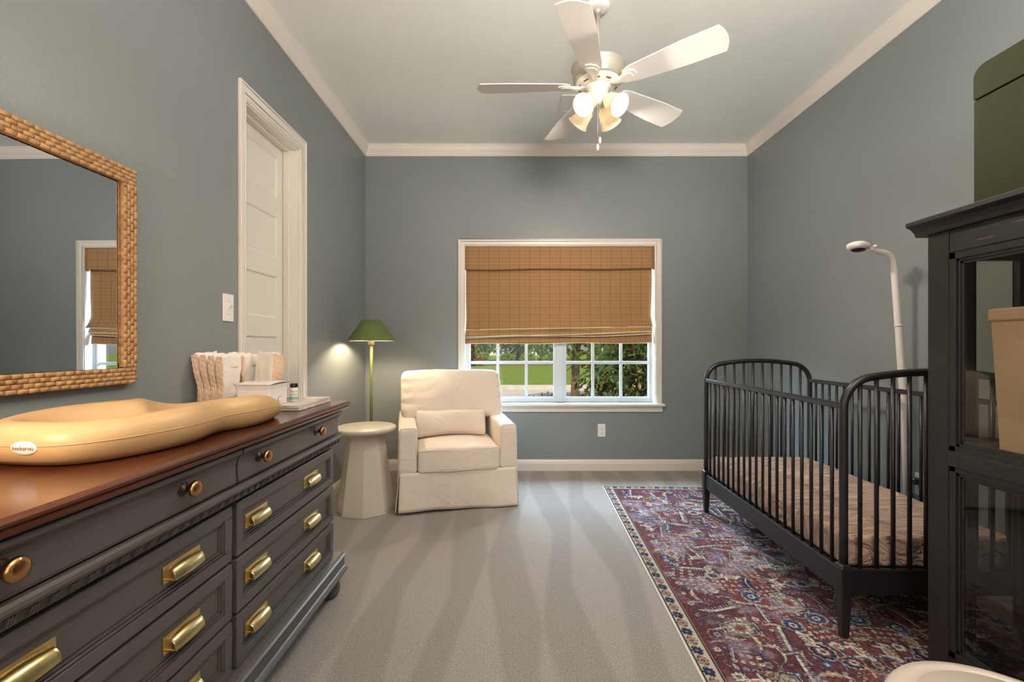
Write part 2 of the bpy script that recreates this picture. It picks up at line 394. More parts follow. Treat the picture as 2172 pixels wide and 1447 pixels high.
# door in the left wall: six flat panels, jamb with stop, moulded casing
door = sroot('door_1', (XL, (DY0+DY1)/2, 0))
b = MB(); XD = -1.461
pz = [(.23+.37*k, .485+.37*k) for k in range(6)]; py0, py1 = DY0+.10, DY1-.085
zs = [.01]+[z for p in pz for z in p]+[DZ-.012]
for k in range(0, len(zs), 2): b.box(XD-.035, XD, DY0+.012, DY1-.012, zs[k], zs[k+1])
for z0, z1 in pz:
    b.box(XD-.035, XD, DY0+.012, py0, z0, z1).box(XD-.035, XD, py1, DY1-.012, z0, z1)
    b.box(XD-.035, XD-.009, py0, py1, z0, z1)
    o = .010   # sticking bevel around the panel
    A = [(py0, z0), (py1, z0), (py1, z1), (py0, z1)]; B = [(py0+o, z0+o), (py1-o, z0+o), (py1-o, z1-o), (py0+o, z1-o)]
    vs = [(XD, y, z) for y, z in A]+[(XD-.0088, y, z) for y, z in B]
    b.add(vs, [(i, (i+1) % 4, 4+(i+1) % 4, 4+i) for i in range(4)])
b.build('door_slab', M_DOOR, door)
b = MB()
b.box(XL-T, XL+.001, DY0-.001, DY0+.008, 0, DZ).box(XL-T, XL+.001, DY1-.008, DY1+.001, 0, DZ).box(XL-T, XL+.001, DY0, DY1, DZ-.008, DZ+.001)
for x0, x1 in ((XD+.002, XD+.040),):
    b.box(x0, x1, DY0+.008, DY0+.020, 0, DZ-.008).box(x0, x1, DY1-.020, DY1-.008, 0, DZ-.008).box(x0, x1, DY0+.02, DY1-.02, DZ-.020, DZ-.008)
b.build('door_jamb', M_DOOR, door, bevel=.002)
b = MB()
def casing(b, wl, wr, wt, steps):
    for f0, f1, th in steps:     # fraction from inner edge to outer, thickness
        b.box(XL, XL+th, DY1+wr*f0, DY1+wr*f1, 0, DZ+wt*f1)
        b.box(XL, XL+th, DY0-wl*f1, DY0-wl*f0, 0, DZ+wt*f1)
        b.box(XL, XL+th, DY0-wl*f0, DY1+wr*f0, DZ+wt*f0, DZ+wt*f1)
casing(b, .06, .094, .088, [(0, .14, .010), (.14, .24, .014), (.24, .42, .011), (.42, .86, .015), (.86, 1, .018)])
b.build('door_casing', M_TRIM, door, bevel=.003)

# window: casing, stool, apron, jamb, two fixed sashes with grilles
win = sroot('window_1', ((WX0+WX1)/2, YB, WZ0))
b = MB()
for f0, f1, th in [(0, .12, .010), (.12, .62, .013), (.62, .80, .017), (.80, 1, .021)]:
    w = .0565
    b.box(WX0-w*f1, WX0-w*f0, YB-th, YB, WZ0, WZ1+w*f1).box(WX1+w*f0, WX1+w*f1, YB-th, YB, WZ0, WZ1+w*f1).box(WX0-w*f0, WX1+w*f0, YB-th, YB, WZ1+w*f0, WZ1+w*f1)
b.build('window_casing', M_TRIM, win, bevel=.003)
MB().box(WX0-.08, WX1+.08, YB-.045, YB+.001, .602, .628).box(WX0+.001, WX1-.001, YB, YB+.105, .602, .6275).build('window_sill', M_TRIM, win, bevel=.008, seg=3)
MB().prism([(YB, .602), (YB-.020, .602), (YB-.020, .585), (YB-.016, .575), (YB-.014, .552), (YB-.010, .548), (YB, .548)], 'x', WX0-.062, WX1+.062).build('window_apron', M_TRIM, win)
MB().box(WX0, WX0+.006, YB, YB+T, WZ0, WZ1).box(WX1-.006, WX1, YB, YB+T, WZ0, WZ1).box(WX0, WX1, YB, YB+T, WZ1-.006, WZ1).build('window_jamb', M_TRIM, win)
F0, F1 = YB+.085, YB+.139
fz0, fz1 = .629, WZ1-.006
b = MB().box(WX0+.006, WX0+.024, F0, F1, fz0, fz1).box(WX1-.016, WX1-.006, F0, F1, fz0, fz1).box(.428, .492, F0, F1, fz0, fz1).box(WX0+.006, WX1-.006, F0+.004, F1, fz0, .648).box(WX0+.006, WX1-.006, F0, F1, fz1-.03, fz1)
b.build('window_frame', M_VINYL, win, bevel=.003)
for gx0, gx1, mx in ((-.398, .398, (-.137, .137)), (.520, 1.306, (.777, 1.047))):
    sx0, sx1 = (WX0+.024, .428) if gx0 < 0 else (.492, WX1-.016)
    y0, y1 = F0+.012, F1-.008; gz0, gz1 = .677, fz1-.07
    b = MB().box(sx0, gx0, y0, y1, .648, fz1-.03).box(gx1, sx1, y0, y1, .648, fz1-.03).box(gx0, gx1, y0, y1, .648, gz0).box(gx0, gx1, y0, y1, gz1, fz1-.03)
    sash = b.build('window_sash', M_VINYL, win, bevel=.003)
    b = MB()
    for x in mx: b.box(x-.014, x+.014, y0+.012, y0+.026, gz0, gz1)
    for z in (1.005, 1.335, 1.665): b.box(gx0, gx1, y0+.011, y0+.027, z-.014, z+.014)
    g = b.build('grille', M_VINYL, sash, local=False, bevel=.003)
    MB().box(gx0, gx1, y0+.028, y0+.032, gz0, gz1).build('pane', M_GLASS, sash)

# roman shade hung inside the window opening
rs = thing('roman_shade', (.445, YB+.03, 2.09), 'tan plaid roman shade drawn halfway down the back wall window', 'window shade')
def sag(x, a=.004): return a*math.sin(x*9)+a*.6*math.sin(x*23+1)
vx0, vx1 = WX0+.010, WX1-.012
b = MB()
b.grid(60, 14, lambda u, v: (vx0+(vx1-vx0)*u, YB+.006+.003*math.sin(u*17)*v-.004*v, WZ1-.008-(.208+.008*(1-u)+.004*math.sin(u*11))*v), flip=True)
o = b.build('valance', M_CLOTH, rs, solid=.006)
b = MB()
for x in (vx0, vx1): MB().box(x-.003, x+.003, YB+.008, YB+.075, 1.885, WZ1-.009).build('valance_return', M_CLOTH, rs)
MB().box(vx0+.01, vx1-.01, YB+.03, YB+.07, WZ1-.06, WZ1-.012).build('head_rail', M_LINING, rs)
bx0, bx1 = WX0+.014, WX1-.026
def lipz(u, k):  # bottom edges: they hang unevenly, higher towards the right
    return [1.318+.026*u+.010*max(0, u-.6), 1.247+.052*u+.004*math.sin(u*8), 1.236+.044*u+.010*math.sin(u*6.3), 1.186+.010*u+.0035*math.sin(u*13)][k]
b = MB()
def bodyf(u, v):
    x = bx0+(bx1-bx0)*u+(.006*math.sin(v*5) if u > .5 else -.004*math.sin(v*4))*(abs(u-.5)*2)**6
    z0 = 2.085; z = z0+(lipz(u, 0)-z0)*v
    bulge = .060*max(0, (v-.84)/.16)**1.5
    return (x, YB+.040-bulge+.003*math.sin(u*7+v*5), z)
b.grid(70, 40, bodyf, flip=True)
body = b.build('shade_cloth', M_CLOTH, rs, solid=.003)
def lip(k, y, parent, name='fold_lining'):
    MB().tube([(bx0-.004+(bx1-bx0+.010)*i/50, y+.002*math.sin(i*.5), lipz(i/50, k)) for i in range(51)], .0036, 6).build(name, M_LINING, parent)
lip(0, YB-.020, body)
for k, (ztop, y) in ((1, (1.335, YB+.024)), (2, (1.29, YB+.044)), (3, (1.30, YB+.058))):
    b = MB().grid(70, 10, lambda u, v: (bx0-.003*k+(bx1-bx0+.006*k)*u, y+.014*(1-v)**2-.004*v+.003*math.sin(u*9+k), (ztop+.02*u)+(lipz(u, k)-ztop-.02*u)*v), flip=True)
    f = b.build('fold', M_CLOTH, rs, solid=.003); lip(k, y-.006, f)

# outlets, switch, ceiling register
def outlet(root):
    MB().box(-.036, .036, -.006, 0, -.060, .060).build('cover_plate', M_PLATE, root, local=True, bevel=.003)
    for s in (-1, 1):
        r = MB().soft((0, -.0065, s*.021), (.017, .003, .0145), .003, 4).build('receptacle', M_PLATE, root, local=True)
        MB().box(-.0075, -.0050, -.0102, -.0094, s*.021-.001, s*.021+.0085).box(.005, .0072, -.0102, -.0094, s*.021, s*.021+.0075).lathe([(.0026, 0), (.0026, .0008)], (0, -.0094, s*.021-.007), (0, -1, 0), 10).build('slot', M_GREYP, r, local=True)
    MB().lathe([(.003, 0), (.002, .0012)], (0, -.006, 0), (0, -1, 0), 10).build('screw', M_GREYP, root, local=True)
o = thing('wall_outlet', ((1276-1086)/226.6, YB, 1.17-180/226.6), 'white duplex outlet on the back wall below the window', 'outlet'); outlet(o)
o2 = thing('wall_outlet', (XR, 2.45, .42), 'white outlet on the right wall behind the crib with black plug', 'outlet', rot=(0, 0, R(-90))); outlet(o2)
sw = thing('light_switch', (XL, 2.193, 1.352), 'white toggle light switch on left wall beside the door', 'light switch', rot=(0, 0, R(90)))
MB().box(-.040, .040, -.007, 0, -.066, .066).build('cover_plate', M_PLATE, sw, local=True, bevel=.003)
MB().box(-.006, .006, -.009, -.0065, -.013, .013).prism([(-.009, -.004), (-.022, .010), (-.022, .014), (-.009, .010)], 'x', -.0045, .0045).build('toggle', M_PLATE, sw, local=True, bevel=.001)
for z in (.03, -.03): MB().lathe([(.003, 0), (.002, .0012)], (0, -.007, z), (0, -1, 0), 10).build('screw', M_GREYP, sw, local=True)
vt = thing('air_vent', (.52, 3.52, H), 'white ceiling air vent partly hidden behind the ceiling fan', 'vent')
b = MB().box(-.15, .15, -.13, -.105, -.006, 0).box(-.15, .15, .105, .13, -.006, 0).box(-.15, -.105, -.105, .105, -.006, 0).box(.105, .15, -.105, .105, -.006, 0)
b.build('register_frame', M_FAN, vt, local=True, bevel=.002)
b = MB()
for k in range(9): x = -.095+k*.0238; b.prism([(x, -.001), (x+.003, -.001), (x+.017, -.007), (x+.014, -.007)], 'y', -.105, .105)
b.build('louver', M_FAN, vt, local=True)

# ------------------------------------------------------------------ ceiling fan
FX, FY = .4715, 2.50
fan = thing('ceiling_fan', (FX, FY, H), 'white five-blade ceiling fan with four lit bell shades', 'ceiling fan')
MB().lathe([(.066, 0), (.066, -.012), (.060, -.020), (.048, -.026), (.030, -.028)], (FX, FY, H), seg=32).build('canopy', M_FAN, fan)
MB().lathe([(.020, -.02), (.022, -.03), (.019, -.045), (.013, -.05)], (FX, FY, H), seg=20).build('hanger_ball', M_FANBODY, fan)
MB().cyl((FX, FY, 2.68), (FX, FY, H-.03), .0125, seg=16).build('downrod', M_FANBODY, fan)
b = MB().lathe([(.02, 2.735), (.028, 2.72), (.06, 2.708), (.130, 2.702), (.144, 2.698), (.147, 2.690), (.143, 2.684), (.140, 2.66), (.132, 2.62), (.124, 2.608)], (FX, FY, 0), seg=48)
b.build('motor_housing', M_FANBODY, fan)
b = MB().lathe([(.124, 2.609), (.122, 2.600), (.112, 2.592), (.092, 2.590), (.088, 2.586), (.074, 2.586)], (FX, FY, 0), seg=48)
plate = b.build('vent_plate', M_FAN, fan)
for k in range(10):
    a = 2*math.pi*k/10+.1; b = MB()
    m = Matrix.Translation((FX, FY, 2.5905)) @ Matrix.Rotation(a, 4, 'Z')
    for r0, r1, w in ((.098, .104, .014),):
        vs = [m @ Vector((x, y, z)) for z in (-.0025, .004) for y in (-w, w) for x in (r0, r1)]
        b.add(vs, [(0,2,3,1),(4,5,7,6),(0,1,5,4),(2,6,7,3),(0,4,6,2),(1,3,7,5)])
    b.build('vent_slot', M_DARKSLOT, plate)
b = MB().lathe([(.072, 2.588), (.072, 2.575), (.058, 2.570), (.056, 2.535), (.050, 2.528), (.044, 2.526), (.044, 2.500), (.030, 2.490), (.012, 2.484), (.0, 2.482)], (FX, FY, 0), seg=36)
b.build('switch_housing', M_FAN, fan)
BZ = 2.590
blade_me = None; iron_me = None
for k in range(5):
    ang = R(-110+72*k)
    if blade_me is None:
        b = MB(); r0, r1 = .155, .665; n = 28
        def wid(u):   # half width along the blade
            w = .052+.022*min(1, u*1.5)+.004*u
            if u < .08: w *= .72+.28*(u/.08)
            return w
        out = []
        for i in range(n+1):
            u = i/n; out.append((r0+(r1-r0-.03)*u, -wid(u)))
        tip = [(r1-.024*(i/6)**2, .078*i/6) for i in range(-6, 7)]
        out = out[:-1]+tip+[(x, -y) for x, y in out[:-1]][::-1]
        m = len(out); pitch = math.tan(R(13))
        vs = [(x, y, -y*pitch+z) for z in (0, .006) for x, y in out]
        b.add(vs, [tuple(range(m))[::-1], tuple(range(m, 2*m))]+[(i, (i+1) % m, m+(i+1) % m, m+i) for i in range(m)])
        blade_me = b.mesh('blade')
        b = MB()
        arm = [(.060, -.013), (.10, -.014), (.135, -.020), (.165, -.036), (.195, -.040), (.218, -.030), (.226, 0)]
        arm = arm+[(x, -y) for x, y in arm[:-1]][::-1]; m = len(arm)
        for z0, z1, s in ((-.009, -.0005, 1), (-.014, -.008, .74)):
            cx = .15 if s < 1 else 0
            pts = [((x-cx)*s+cx, y*s) for x, y in arm]
            vs = [(x, y, -y*pitch*max(0, min(1, (x-.09)/.07))+z+(.004 if x < .1 else 0)) for z in (z0, z1) for x, y in pts]
            b.add(vs, [tuple(range(m))[::-1], tuple(range(m, 2*m))]+[(i, (i+1) % m, m+(i+1) % m, m+i) for i in range(m)])
        iron_me = b.mesh('blade_arm')
    bl = link('blade', blade_me, M_FAN, fan, bevel=.0015); bl.location = (0, 0, BZ-H); bl.rotation_euler = (0, 0, ang)
    link('blade_arm', iron_me, M_FAN, bl, bevel=.002)
sh_me = None
for k, (az, tilt) in enumerate(((228, 52), (312, 52), (132, 52), (48, 52))):
    a = R(az); d = Vector((math.cos(a)*math.sin(R(tilt)), math.sin(a)*math.sin(R(tilt)), -math.cos(R(tilt))))
    st = Vector((FX, FY, 2.515))+Vector((math.cos(a), math.sin(a), 0))*.040
    MB().cyl(st-d*.005, st+d*.038, .016, .022, 20).build('socket_arm', M_FAN, fan)
    s0 = st+d*.028
    s = MB().lathe([(.024, 0), (.034, .008), (.041, .022), (.044, .045), (.047, .068), (.053, .088), (.060, .100), (.062, .104), (.0590, .1045), (.055, .098), (.049, .086), (.0435, .066), (.0405, .045), (.037, .022), (.030, .010), (.0, .007)], s0, d, 36, cap=False).build('lamp_shade', M_FSHADE, fan)
    q = MB().lathe([(0, .0), (.012, .0), (.013, .016), (.022, .032), (.026, .046), (.023, .061), (.012, .070), (0, .072)], s0+d*.010, d, 16, cap=False)
    q.build('light_bulb', M_BULB, s)
for dx, zb in ((-.006, 2.262), (.006, 2.300)):
    c = MB().tube([(FX+dx*.5, FY-.02, 2.486), (FX+dx, FY-.03, 2.46), (FX+dx, FY-.03, zb)], .0016, 6).build('pull_chain', M_FANBODY, fan)
    MB().lathe([(0, 0), (.006, .004), (.0085, .014), (.0085, .026), (.005, .036), (.002, .040)], (FX+dx, FY-.03, zb-.036), seg=14).build('pull_knob', M_FAN, c)

# ------------------------------------------------------------------ floor lamp, side table
LX, LY = -1.128, 3.65
fl = thing('floor_lamp', (LX, LY, 0), 'olive green floor lamp with lit cone shade in the corner', 'floor lamp')
MB().lathe([(.125, 0), (.125, .010), (.118, .016), (.02, .020), (.012, .03)], (LX, LY, .001), seg=40).build('lamp_base', M_GREENLAMP, fl)
MB().cyl((LX, LY, .02), (LX, LY, 1.215), .0125, seg=18).build('pole', M_GREENLAMP, fl)
MB().cyl((LX, LY, 1.175), (LX, LY, 1.255), .025, seg=24).build('lamp_socket', M_TABLE, fl)
b = MB().lathe([(.187, 1.206), (.072, 1.374), (.070, 1.374), (.0, 1.373)], (LX, LY, 0), seg=48, cap=False)
ls = b.build('lamp_shade', M_GREENLAMP, fl)
MB().lathe([(.1845, 1.207), (.0695, 1.371), (0, 1.371)], (LX, LY, 0), seg=48, cap=False).build('shade_lining', M_TABLE, ls)
MB().lathe([(0, 1.255), (.014, 1.256), (.016, 1.27), (.028, 1.29), (.03, 1.31), (.022, 1.332), (0, 1.342)], (LX, LY, 0), seg=16, cap=False).build('light_bulb', M_LBULB, fl)
SX, SY = -1.043, 3.25
stb = thing('side_table', (SX, SY, 0), 'round cream side table with faceted pedestal beside the armchair', 'side table')
MB().lathe([(.155, .548), (.192, .556), (.207, .570), (.210, .582), (.207, .590), (.200, .594), (0, .594)], (SX, SY, 0), seg=64, cap=True).build('table_top', M_TABLE, stb)
b = MB().lathe([(.200, 0), (.127, .548)], (SX, SY, .001), seg=8, smooth=False, a0=R(12))
b.build('pedestal', M_TABLE, stb, bevel=.003)

# ------------------------------------------------------------------ armchair (local: x right, y back)
ch = thing('armchair', (-.372, 3.235, 0), 'cream slipcovered swivel armchair under the left of the window', 'armchair', rot=(0, 0, R(13.5)))
def wr(p, s=6, a=.004, o=0): return a*nz((p[0]+o, p[1], p[2]), s)
HW = .405
MB().box(-.36, .36, .06, .70, .05, .28).build('seat_base', M_SLIP, ch, local=True)
for nm, P0, P1, out in (('f', (-.398, 0), (.398, 0), (0, -1)), ('l', (-.400, .78), (-.400, .012), (-1, 0)), ('r', (.400, .012), (.400, .78), (1, 0)), ('b', (.395, .79), (-.395, .79), (0, 1))):
    def f(u, v, P0=P0, P1=P1, out=out, nm=nm):
        z = .285+(.012-.285)*v
        L = .012 if nm == 'f' else 0
        x = P0[0]+(P1[0]-P0[0])*u; y = P0[1]+(P1[1]-P0[1])*u
        w = .012*v+.010*v*v*math.sin(u*7.5+len(nm)*2+P0[0]*3)+.005*v*math.sin(u*17)+.012*v*max(0, abs(u-.5)*2-.75)*4*.5
        z += .010*v*math.sin(u*4+1) if nm == 'f' else .006*v*math.sin(u*5)
        return (x+out[0]*w+(u-.5)*.02*v*abs(out[1]), y+out[1]*w+(u-.5)*.0, max(.008, z))
    MB().grid(40, 12, f).build('skirt_panel', M_SLIP, ch, local=True, solid=.006)
for s in (-1, 1):
    def f(p, u, s=s):
        q = Vector(p); q.z += -.016*(-u[1])*max(0, u[2]); q.x += wr(p, 7, .005, s); q.z += wr(p, 5, .004, s+3); return q
    a = MB().soft((s*.345, .375, .440), (.0625, .375, .165), .022, 12, f).build('arm', M_SLIP, ch, local=True)
    # welted seam around the front face of the arm
    pts = []
    for k in range(24):
        t = 2*math.pi*k/24; c, sn = math.cos(t), math.sin(t)
        e = .16; px_ = .052*math.copysign(abs(c)**e, c); pz_ = .153*math.copysign(abs(sn)**e, sn)
        pts.append((s*.345+px_, .004, .440+pz_))
    MB().tube(pts, .003, 6, True).build('piping', M_PIPE, a, local=True)
def backf(p, u):
    q = Vector(p); q.y += .10*(u[2]+1)/2+wr(p, 5, .006); return q
MB().soft((0, .72, .60), (.385, .085, .34), .06, 12, backf).build('back_frame', M_SLIP, ch, local=True)
def cushb(p, u):
    q = Vector(p); k = (1-u[0]**2)*(1-u[2]**2)
    q.y += (.045*k if u[1] > 0 else -.045*k)
    # creases fan out from the top edge and the sides
    c = .011*math.sin(u[0]*19+4*nz(p, 5))*max(0, u[2])**2+.011*math.sin(u[2]*14+3*nz(p, 4))*abs(u[0])**3
    q.y += c+wr(p, 4, .016)*(1 if u[1] < 0 else .2); q.z += .012*u[2]*math.cos(u[0]*1.8)-.008*max(0, u[2])*math.exp(-((u[0]-.15)/.3)**2)
    q.y += .14*(u[2]+1)/2-.07
    return q
MB().soft((0, .545, .775), (.392, .085, .185), .055, 22, cushb).build('back_cushion', M_SLIP, ch, local=True)
def seatf(p, u):
    q = Vector(p); q.z += .028*(1-u[0]**2)*(1-(u[1]*.8)**2)*(1 if u[2] > 0 else 0)+wr(p, 6, .006); q.y += -.012*(1-u[0]**2)*(1 if u[1] < 0 else 0)+wr(p, 5, .004); return q
sc_ = MB().soft((0, .235, .360), (.281, .245, .082), .022, 18, seatf).build('seat_cushion', M_SLIP, ch, local=True)
for z in (.432, .288):
    MB().tube([(.270*math.sin(t), -.009-.011*math.cos(t*1.0)**2, z+.002*math.sin(t*6)) for t in [R(-86+172*i/30) for i in range(31)]], .003, 6).build('piping', M_PIPE, sc_, local=True)
lp = thing('lumbar_pillow', (-.372, 3.235, 0), 'long cream lumbar pillow resting on the armchair seat', 'pillow', rot=(0, 0, R(13.5)))
def pil(p, u):
    k = (1-abs(u[0])**3)*(1-abs(u[2])**2.5)
    q = Vector((p[0], p[1]*(.18+.82*max(0, k)**.5), p[2])); q.y += wr(p, 9, .010)+.004*math.sin(u[0]*14)*abs(u[2])**3
    q.z += .006*math.cos(u[0]*3)+.010*abs(u[0])**3*u[2]
    return q
MB().soft((-.02, .380, .563), (.262, .058, .098), .03, 18, pil, Matrix.Rotation(R(-16), 3, 'X')).build('pillow_cover', M_SLIP, lp, local=True)

for o_ in (ch, lp): o_.scale = (1.04, 1, 1)
# ------------------------------------------------------------------ mirror
mi = thing('wall_mirror', (XL, 1.19, 1.035), 'large wall mirror in woven seagrass frame above the dresser', 'mirror')
my0, my1, mz0, mz1, fw, fd = .755, 1.631, 1.036, 1.793, .056, .030
b = MB()
for (y0, y1, z0, z1) in ((my0, my1, mz0, mz0+fw), (my0, my1, mz1-fw, mz1), (my0, my0+fw, mz0+fw, mz1-fw), (my1-fw, my1, mz0+fw, mz1-fw)):
    b.box(XL+.001, XL+fd-.006, y0+.003, y1-.003, z0+.003, z1-.003)
def strand(b, y0, y1, z0, z1, x0, x1):   # one over-strand of the basket weave: pillowed block
    ym, zm = (y0+y1)/2, (z0+z1)/2; hy, hz = (y1-y0)/2, (z1-z0)/2
    S = (-1, -.84, 0, .84, 1)
    def f(u, v):
        a, c = S[round(u*4)], S[round(v*4)]; k = (1-a**6)*(1-c**6)
        return (x0+(x1-x0)*k**.3, ym+hy*a, zm+hz*c)
    b.grid(5, 5, f)
rnd = random.Random(3)
rows = 4; rw = fw/rows; L = .030
def bar(horizontal, a0, a1, c0):
    for r in range(rows):
        a = a0-(L*.5 if r % 2 else 0)
        while a < a1-.004:
            s0, s1 = max(a0, a)+.0004, min(a1, a+L)-.0004
            if s1-s0 > .006:
                j = rnd.uniform(-.0012, .0012)
                if horizontal: strand(b, s0, s1, c0+r*rw+.0002, c0+(r+1)*rw-.0002, XL+fd-.0035, XL+fd+.0006+j*.5)
                else: strand(b, c0+r*rw+.0002, c0+(r+1)*rw-.0002, s0, s1, XL+fd-.0035, XL+fd+.0006+j*.5)
            a += L
bar(True, my0, my1, mz0); bar(True, my0, my1, mz1-fw); bar(False, mz0+fw, mz1-fw, my0); bar(False, mz0+fw, mz1-fw, my1-fw)
z = mz0+fw   # the weave wraps round the inner edges
while z < mz1-fw-.004:
    for k in range(2):
        x = XL+.004+k*.011; zz = z+(.015 if k else 0)
        b.grid(5, 5, lambda u, v: (x+.0108*u, my1-fw-.003*((1-(2*u-1)**4)*(1-(2*v-1)**4))**.3+.002, zz+.029*v))
    z += .030
b.build('mirror_frame', M_WOVEN, mi, weld=False)
g = MB().box(-.002, .002, -(my1-my0)/2+.05, (my1-my0)/2-.05, -.335, .335).build('mirror_glass', M_MIRROR, mi, local=True)
g.location = (.012, (my0+my1)/2-1.19, (mz0+mz1)/2-1.035); g.rotation_euler = (0, R(-.12), R(-.26))

# ------------------------------------------------------------------ dresser
dr = thing('dresser', (-1.08, 1.36, 0), 'long dark charcoal painted dresser with cherry wood top and brass pulls', 'dresser')
E0, E1 = .555, 2.155
MB().box(-1.34, -.862, E0, E1, .10, .862).build('dresser_case', M_DRESS, dr, bevel=.003)
# moulded wooden top (profile follows the front and the far end)
b = MB(); prof = [(.012, .900), (.004, .8965), (.0, .893), (.0, .889), (.008, .887), (.009, .883), (.004, .879), (.004, .872), (.012, .866), (.020, .864)]
X0 = -1.352; yf0, yf1, xf = .495, 2.215, -.784
pl = [(X0, yf0, xf, yf1)]
vs = []; fs = []
for o_, z in prof: vs += [(X0, yf0+o_, z), (xf-o_, yf0+o_, z), (xf-o_, yf1-o_, z), (X0, yf1-o_, z)]
for i in range(len(prof)-1):
    for k in range(4):
        k2 = (k+1) % 4; fs.append((i*4+k2, i*4+k, (i+1)*4+k, (i+1)*4+k2))
fs += [(0, 1, 2, 3), tuple(range((len(prof)-1)*4, len(prof)*4))[::-1]]
b.add(vs, fs).build('dresser_top', M_TOPWOOD, dr)
# frieze drawers with coved lip
FR = [(-.862, .757), (-.822, .757), (-.820, .765), (-.8225, .79), (-.8225, .815), (-.818, .832), (-.810, .843), (-.803, .847), (-.801, .853), (-.803, .860), (-.862, .860)]
def knob_mesh():
    b = MB().lathe([(.0078, .013), (.0078, .018), (.012, .022), (.0185, .025), (.0205, .029), (.0205, .033), (.018, .037), (.011, .0395), (0, .040)], (0, 0, 0), (1, 0, 0), 28)
    return b.mesh('knob')
KN = knob_mesh()
ROSE = MB().lathe([(.0185, 0), (.0190, .002), (.0165, .0040), (.0145, .0030), (.0130, .0030), (.0125, .0055), (.009, .007), (.0074, .012), (.0074, .0135), (0, .0135)], (0, 0, 0), (1, 0, 0), 28).mesh('rosette')
for y0, y1, ks in ((1.365, 2.150, (1.475, 1.905)), (.565, 1.355, (.727, 1.138))):
    d = MB().prism(FR, 'y', y0, y1).build('frieze_drawer', M_DRESS, dr, bevel=.0015)
    for y in ks:
        k = link('knob', KN, M_COPPER, d); k.location = (-.8225+1.08, y-1.36, .812); link('rosette', ROSE, M_ROSE, k)
# end lip returning along the far side, rope moulding and dentils
b = MB().prism([(.0, .752), (.010, .752), (.016, .747), (.018, .740), (.015, .733), (.010, .729), (.006, .727), (.002, .718), (-.004, .708), (-.012, .700), (-.02, .697), (-.03, .697), (-.03, .752)][::-1] and [(-.824+a, z) for a, z in [(-.038, .697), (-.020, .697), (-.012, .700), (-.004, .708), (.002, .718), (.006, .727), (.010, .729), (.015, .733), (.018, .740), (.016, .747), (.010, .752), (-.038, .752)]], 'y', E0-.012, E1+.018)
y = E0
while y < E1:
    for j in range(3):
        yy = y+j*.0052; b.prism([(-.824+.002, .728), (-.824+.0115, .728), (-.824+.005, .711), (-.824-.003, .711)], 'y', yy, yy+.0032)
    y += .036
b.build('waist_moulding', M_DRESS, dr)
MB().box(-1.34, -.806, E1-.004, E1+.012, .845, .860).build('end_lip', M_DRESS, dr, bevel=.004)
# cup pulls
def pull_mesh():
    b = MB(); b.box(0, .0025, -.066, .066, -.0225, .0225)
    n, m = 17, 9
    def f(u, v):
        yy = (2*u-1)*.054; s = .84+.16*(1-(2*u-1)**2); t = v*math.pi/2
        return (.0025+.026*s*math.sin(t), yy, -.0125+.028*s*math.cos(t)-.004*math.sin(t)**6)
    b.grid(n, m, f, flip=True)
    b.grid(n, m, lambda u, v: (lambda p: (max(.0025, p[0]-.002), p[1]*.97, p[2]-.0018))(f(u, v)))
    for e in (0, 1):
        c = (.0025, (2*e-1)*.054, -.0145); arc = [f(e, j/(m-1)) for j in range(m)]
        vs = [c]+arc; fs = [(0, j+1, j+2) if e == 0 else (0, j+2, j+1) for j in range(m-1)]
        b.add(vs, fs)
        b.box(.0025, .020, (2*e-1)*.054-.002, (2*e-1)*.054+.002, -.0175, -.0120)
    return b.mesh('cup_pull')
PULL = pull_mesh()
def drawer(y0, y1, z0, z1, pulls):
    b = MB(); x0, x1 = -.862, -.842; w = .032
    # stepped frame around a flat centre
    for o_, x in ((0, x1), ):
        b.box(x0, x, y0, y1, z0, z0+w).box(x0, x, y0, y1, z1-w, z1).box(x0, x, y0, y0+w, z0+w, z1-w).box(x0, x, y1-w, y1, z0+w, z1-w)
    for i, x in enumerate((x1-.004, x1-.009)):
        a = w+.006*i; c = w+.006*(i+1)
        b.box(x0, x, y0+a, y1-a, z0+a, z0+c).box(x0, x, y0+a, y1-a, z1-c, z1-a).box(x0, x, y0+a, y0+c, z0+c, z1-c).box(x0, x, y1-c, y1-a, z0+c, z1-c)
    c = w+.012; b.box(x0, x1-.013, y0+c, y1-c, z0+c, z1-c)
    d = b.build('drawer', M_DRESS, dr, bevel=.0022)
    for y in pulls:
        k = link('cup_pull', PULL, M_BRASS, d, bevel=.0006); k.location = (x1-.013+1.08, y-1.36, (z0+z1)/2)
for z0, z1 in ((.523, .687), (.349, .513), (.181, .339)):
    drawer(1.392, 2.143, z0, z1, (1.520, 1.930)); drawer(.575, 1.368, z0, z1, (.785, 1.178))
b = MB().prism([(-.862, .09), (-.800, .09), (-.792, .095), (-.790, .103), (-.794, .110), (-.802, .114), (-.806, .118), (-.806, .155), (-.802, .160), (-.800, .167), (-.806, .173), (-.818, .178), (-.862, .179)], 'y', E0-.035, E1+.035)
b.box(-1.35, -.862, E1, E1+.035, .09, .178).box(-1.35, -.862, E0-.035, E0, .09, .178)
b.build('plinth', M_DRESS, dr)
for x in (-.855, -1.28):
    for y in (E0+.03, E1-.035):
        MB().lathe([(.036, .001), (.046, .02), (.049, .045), (.044, .07), (.034, .09)], (x, y, 0), seg=48, fl=lambda t: .05*abs(math.sin(t*8))).build('bun_foot', M_DRESS, dr)

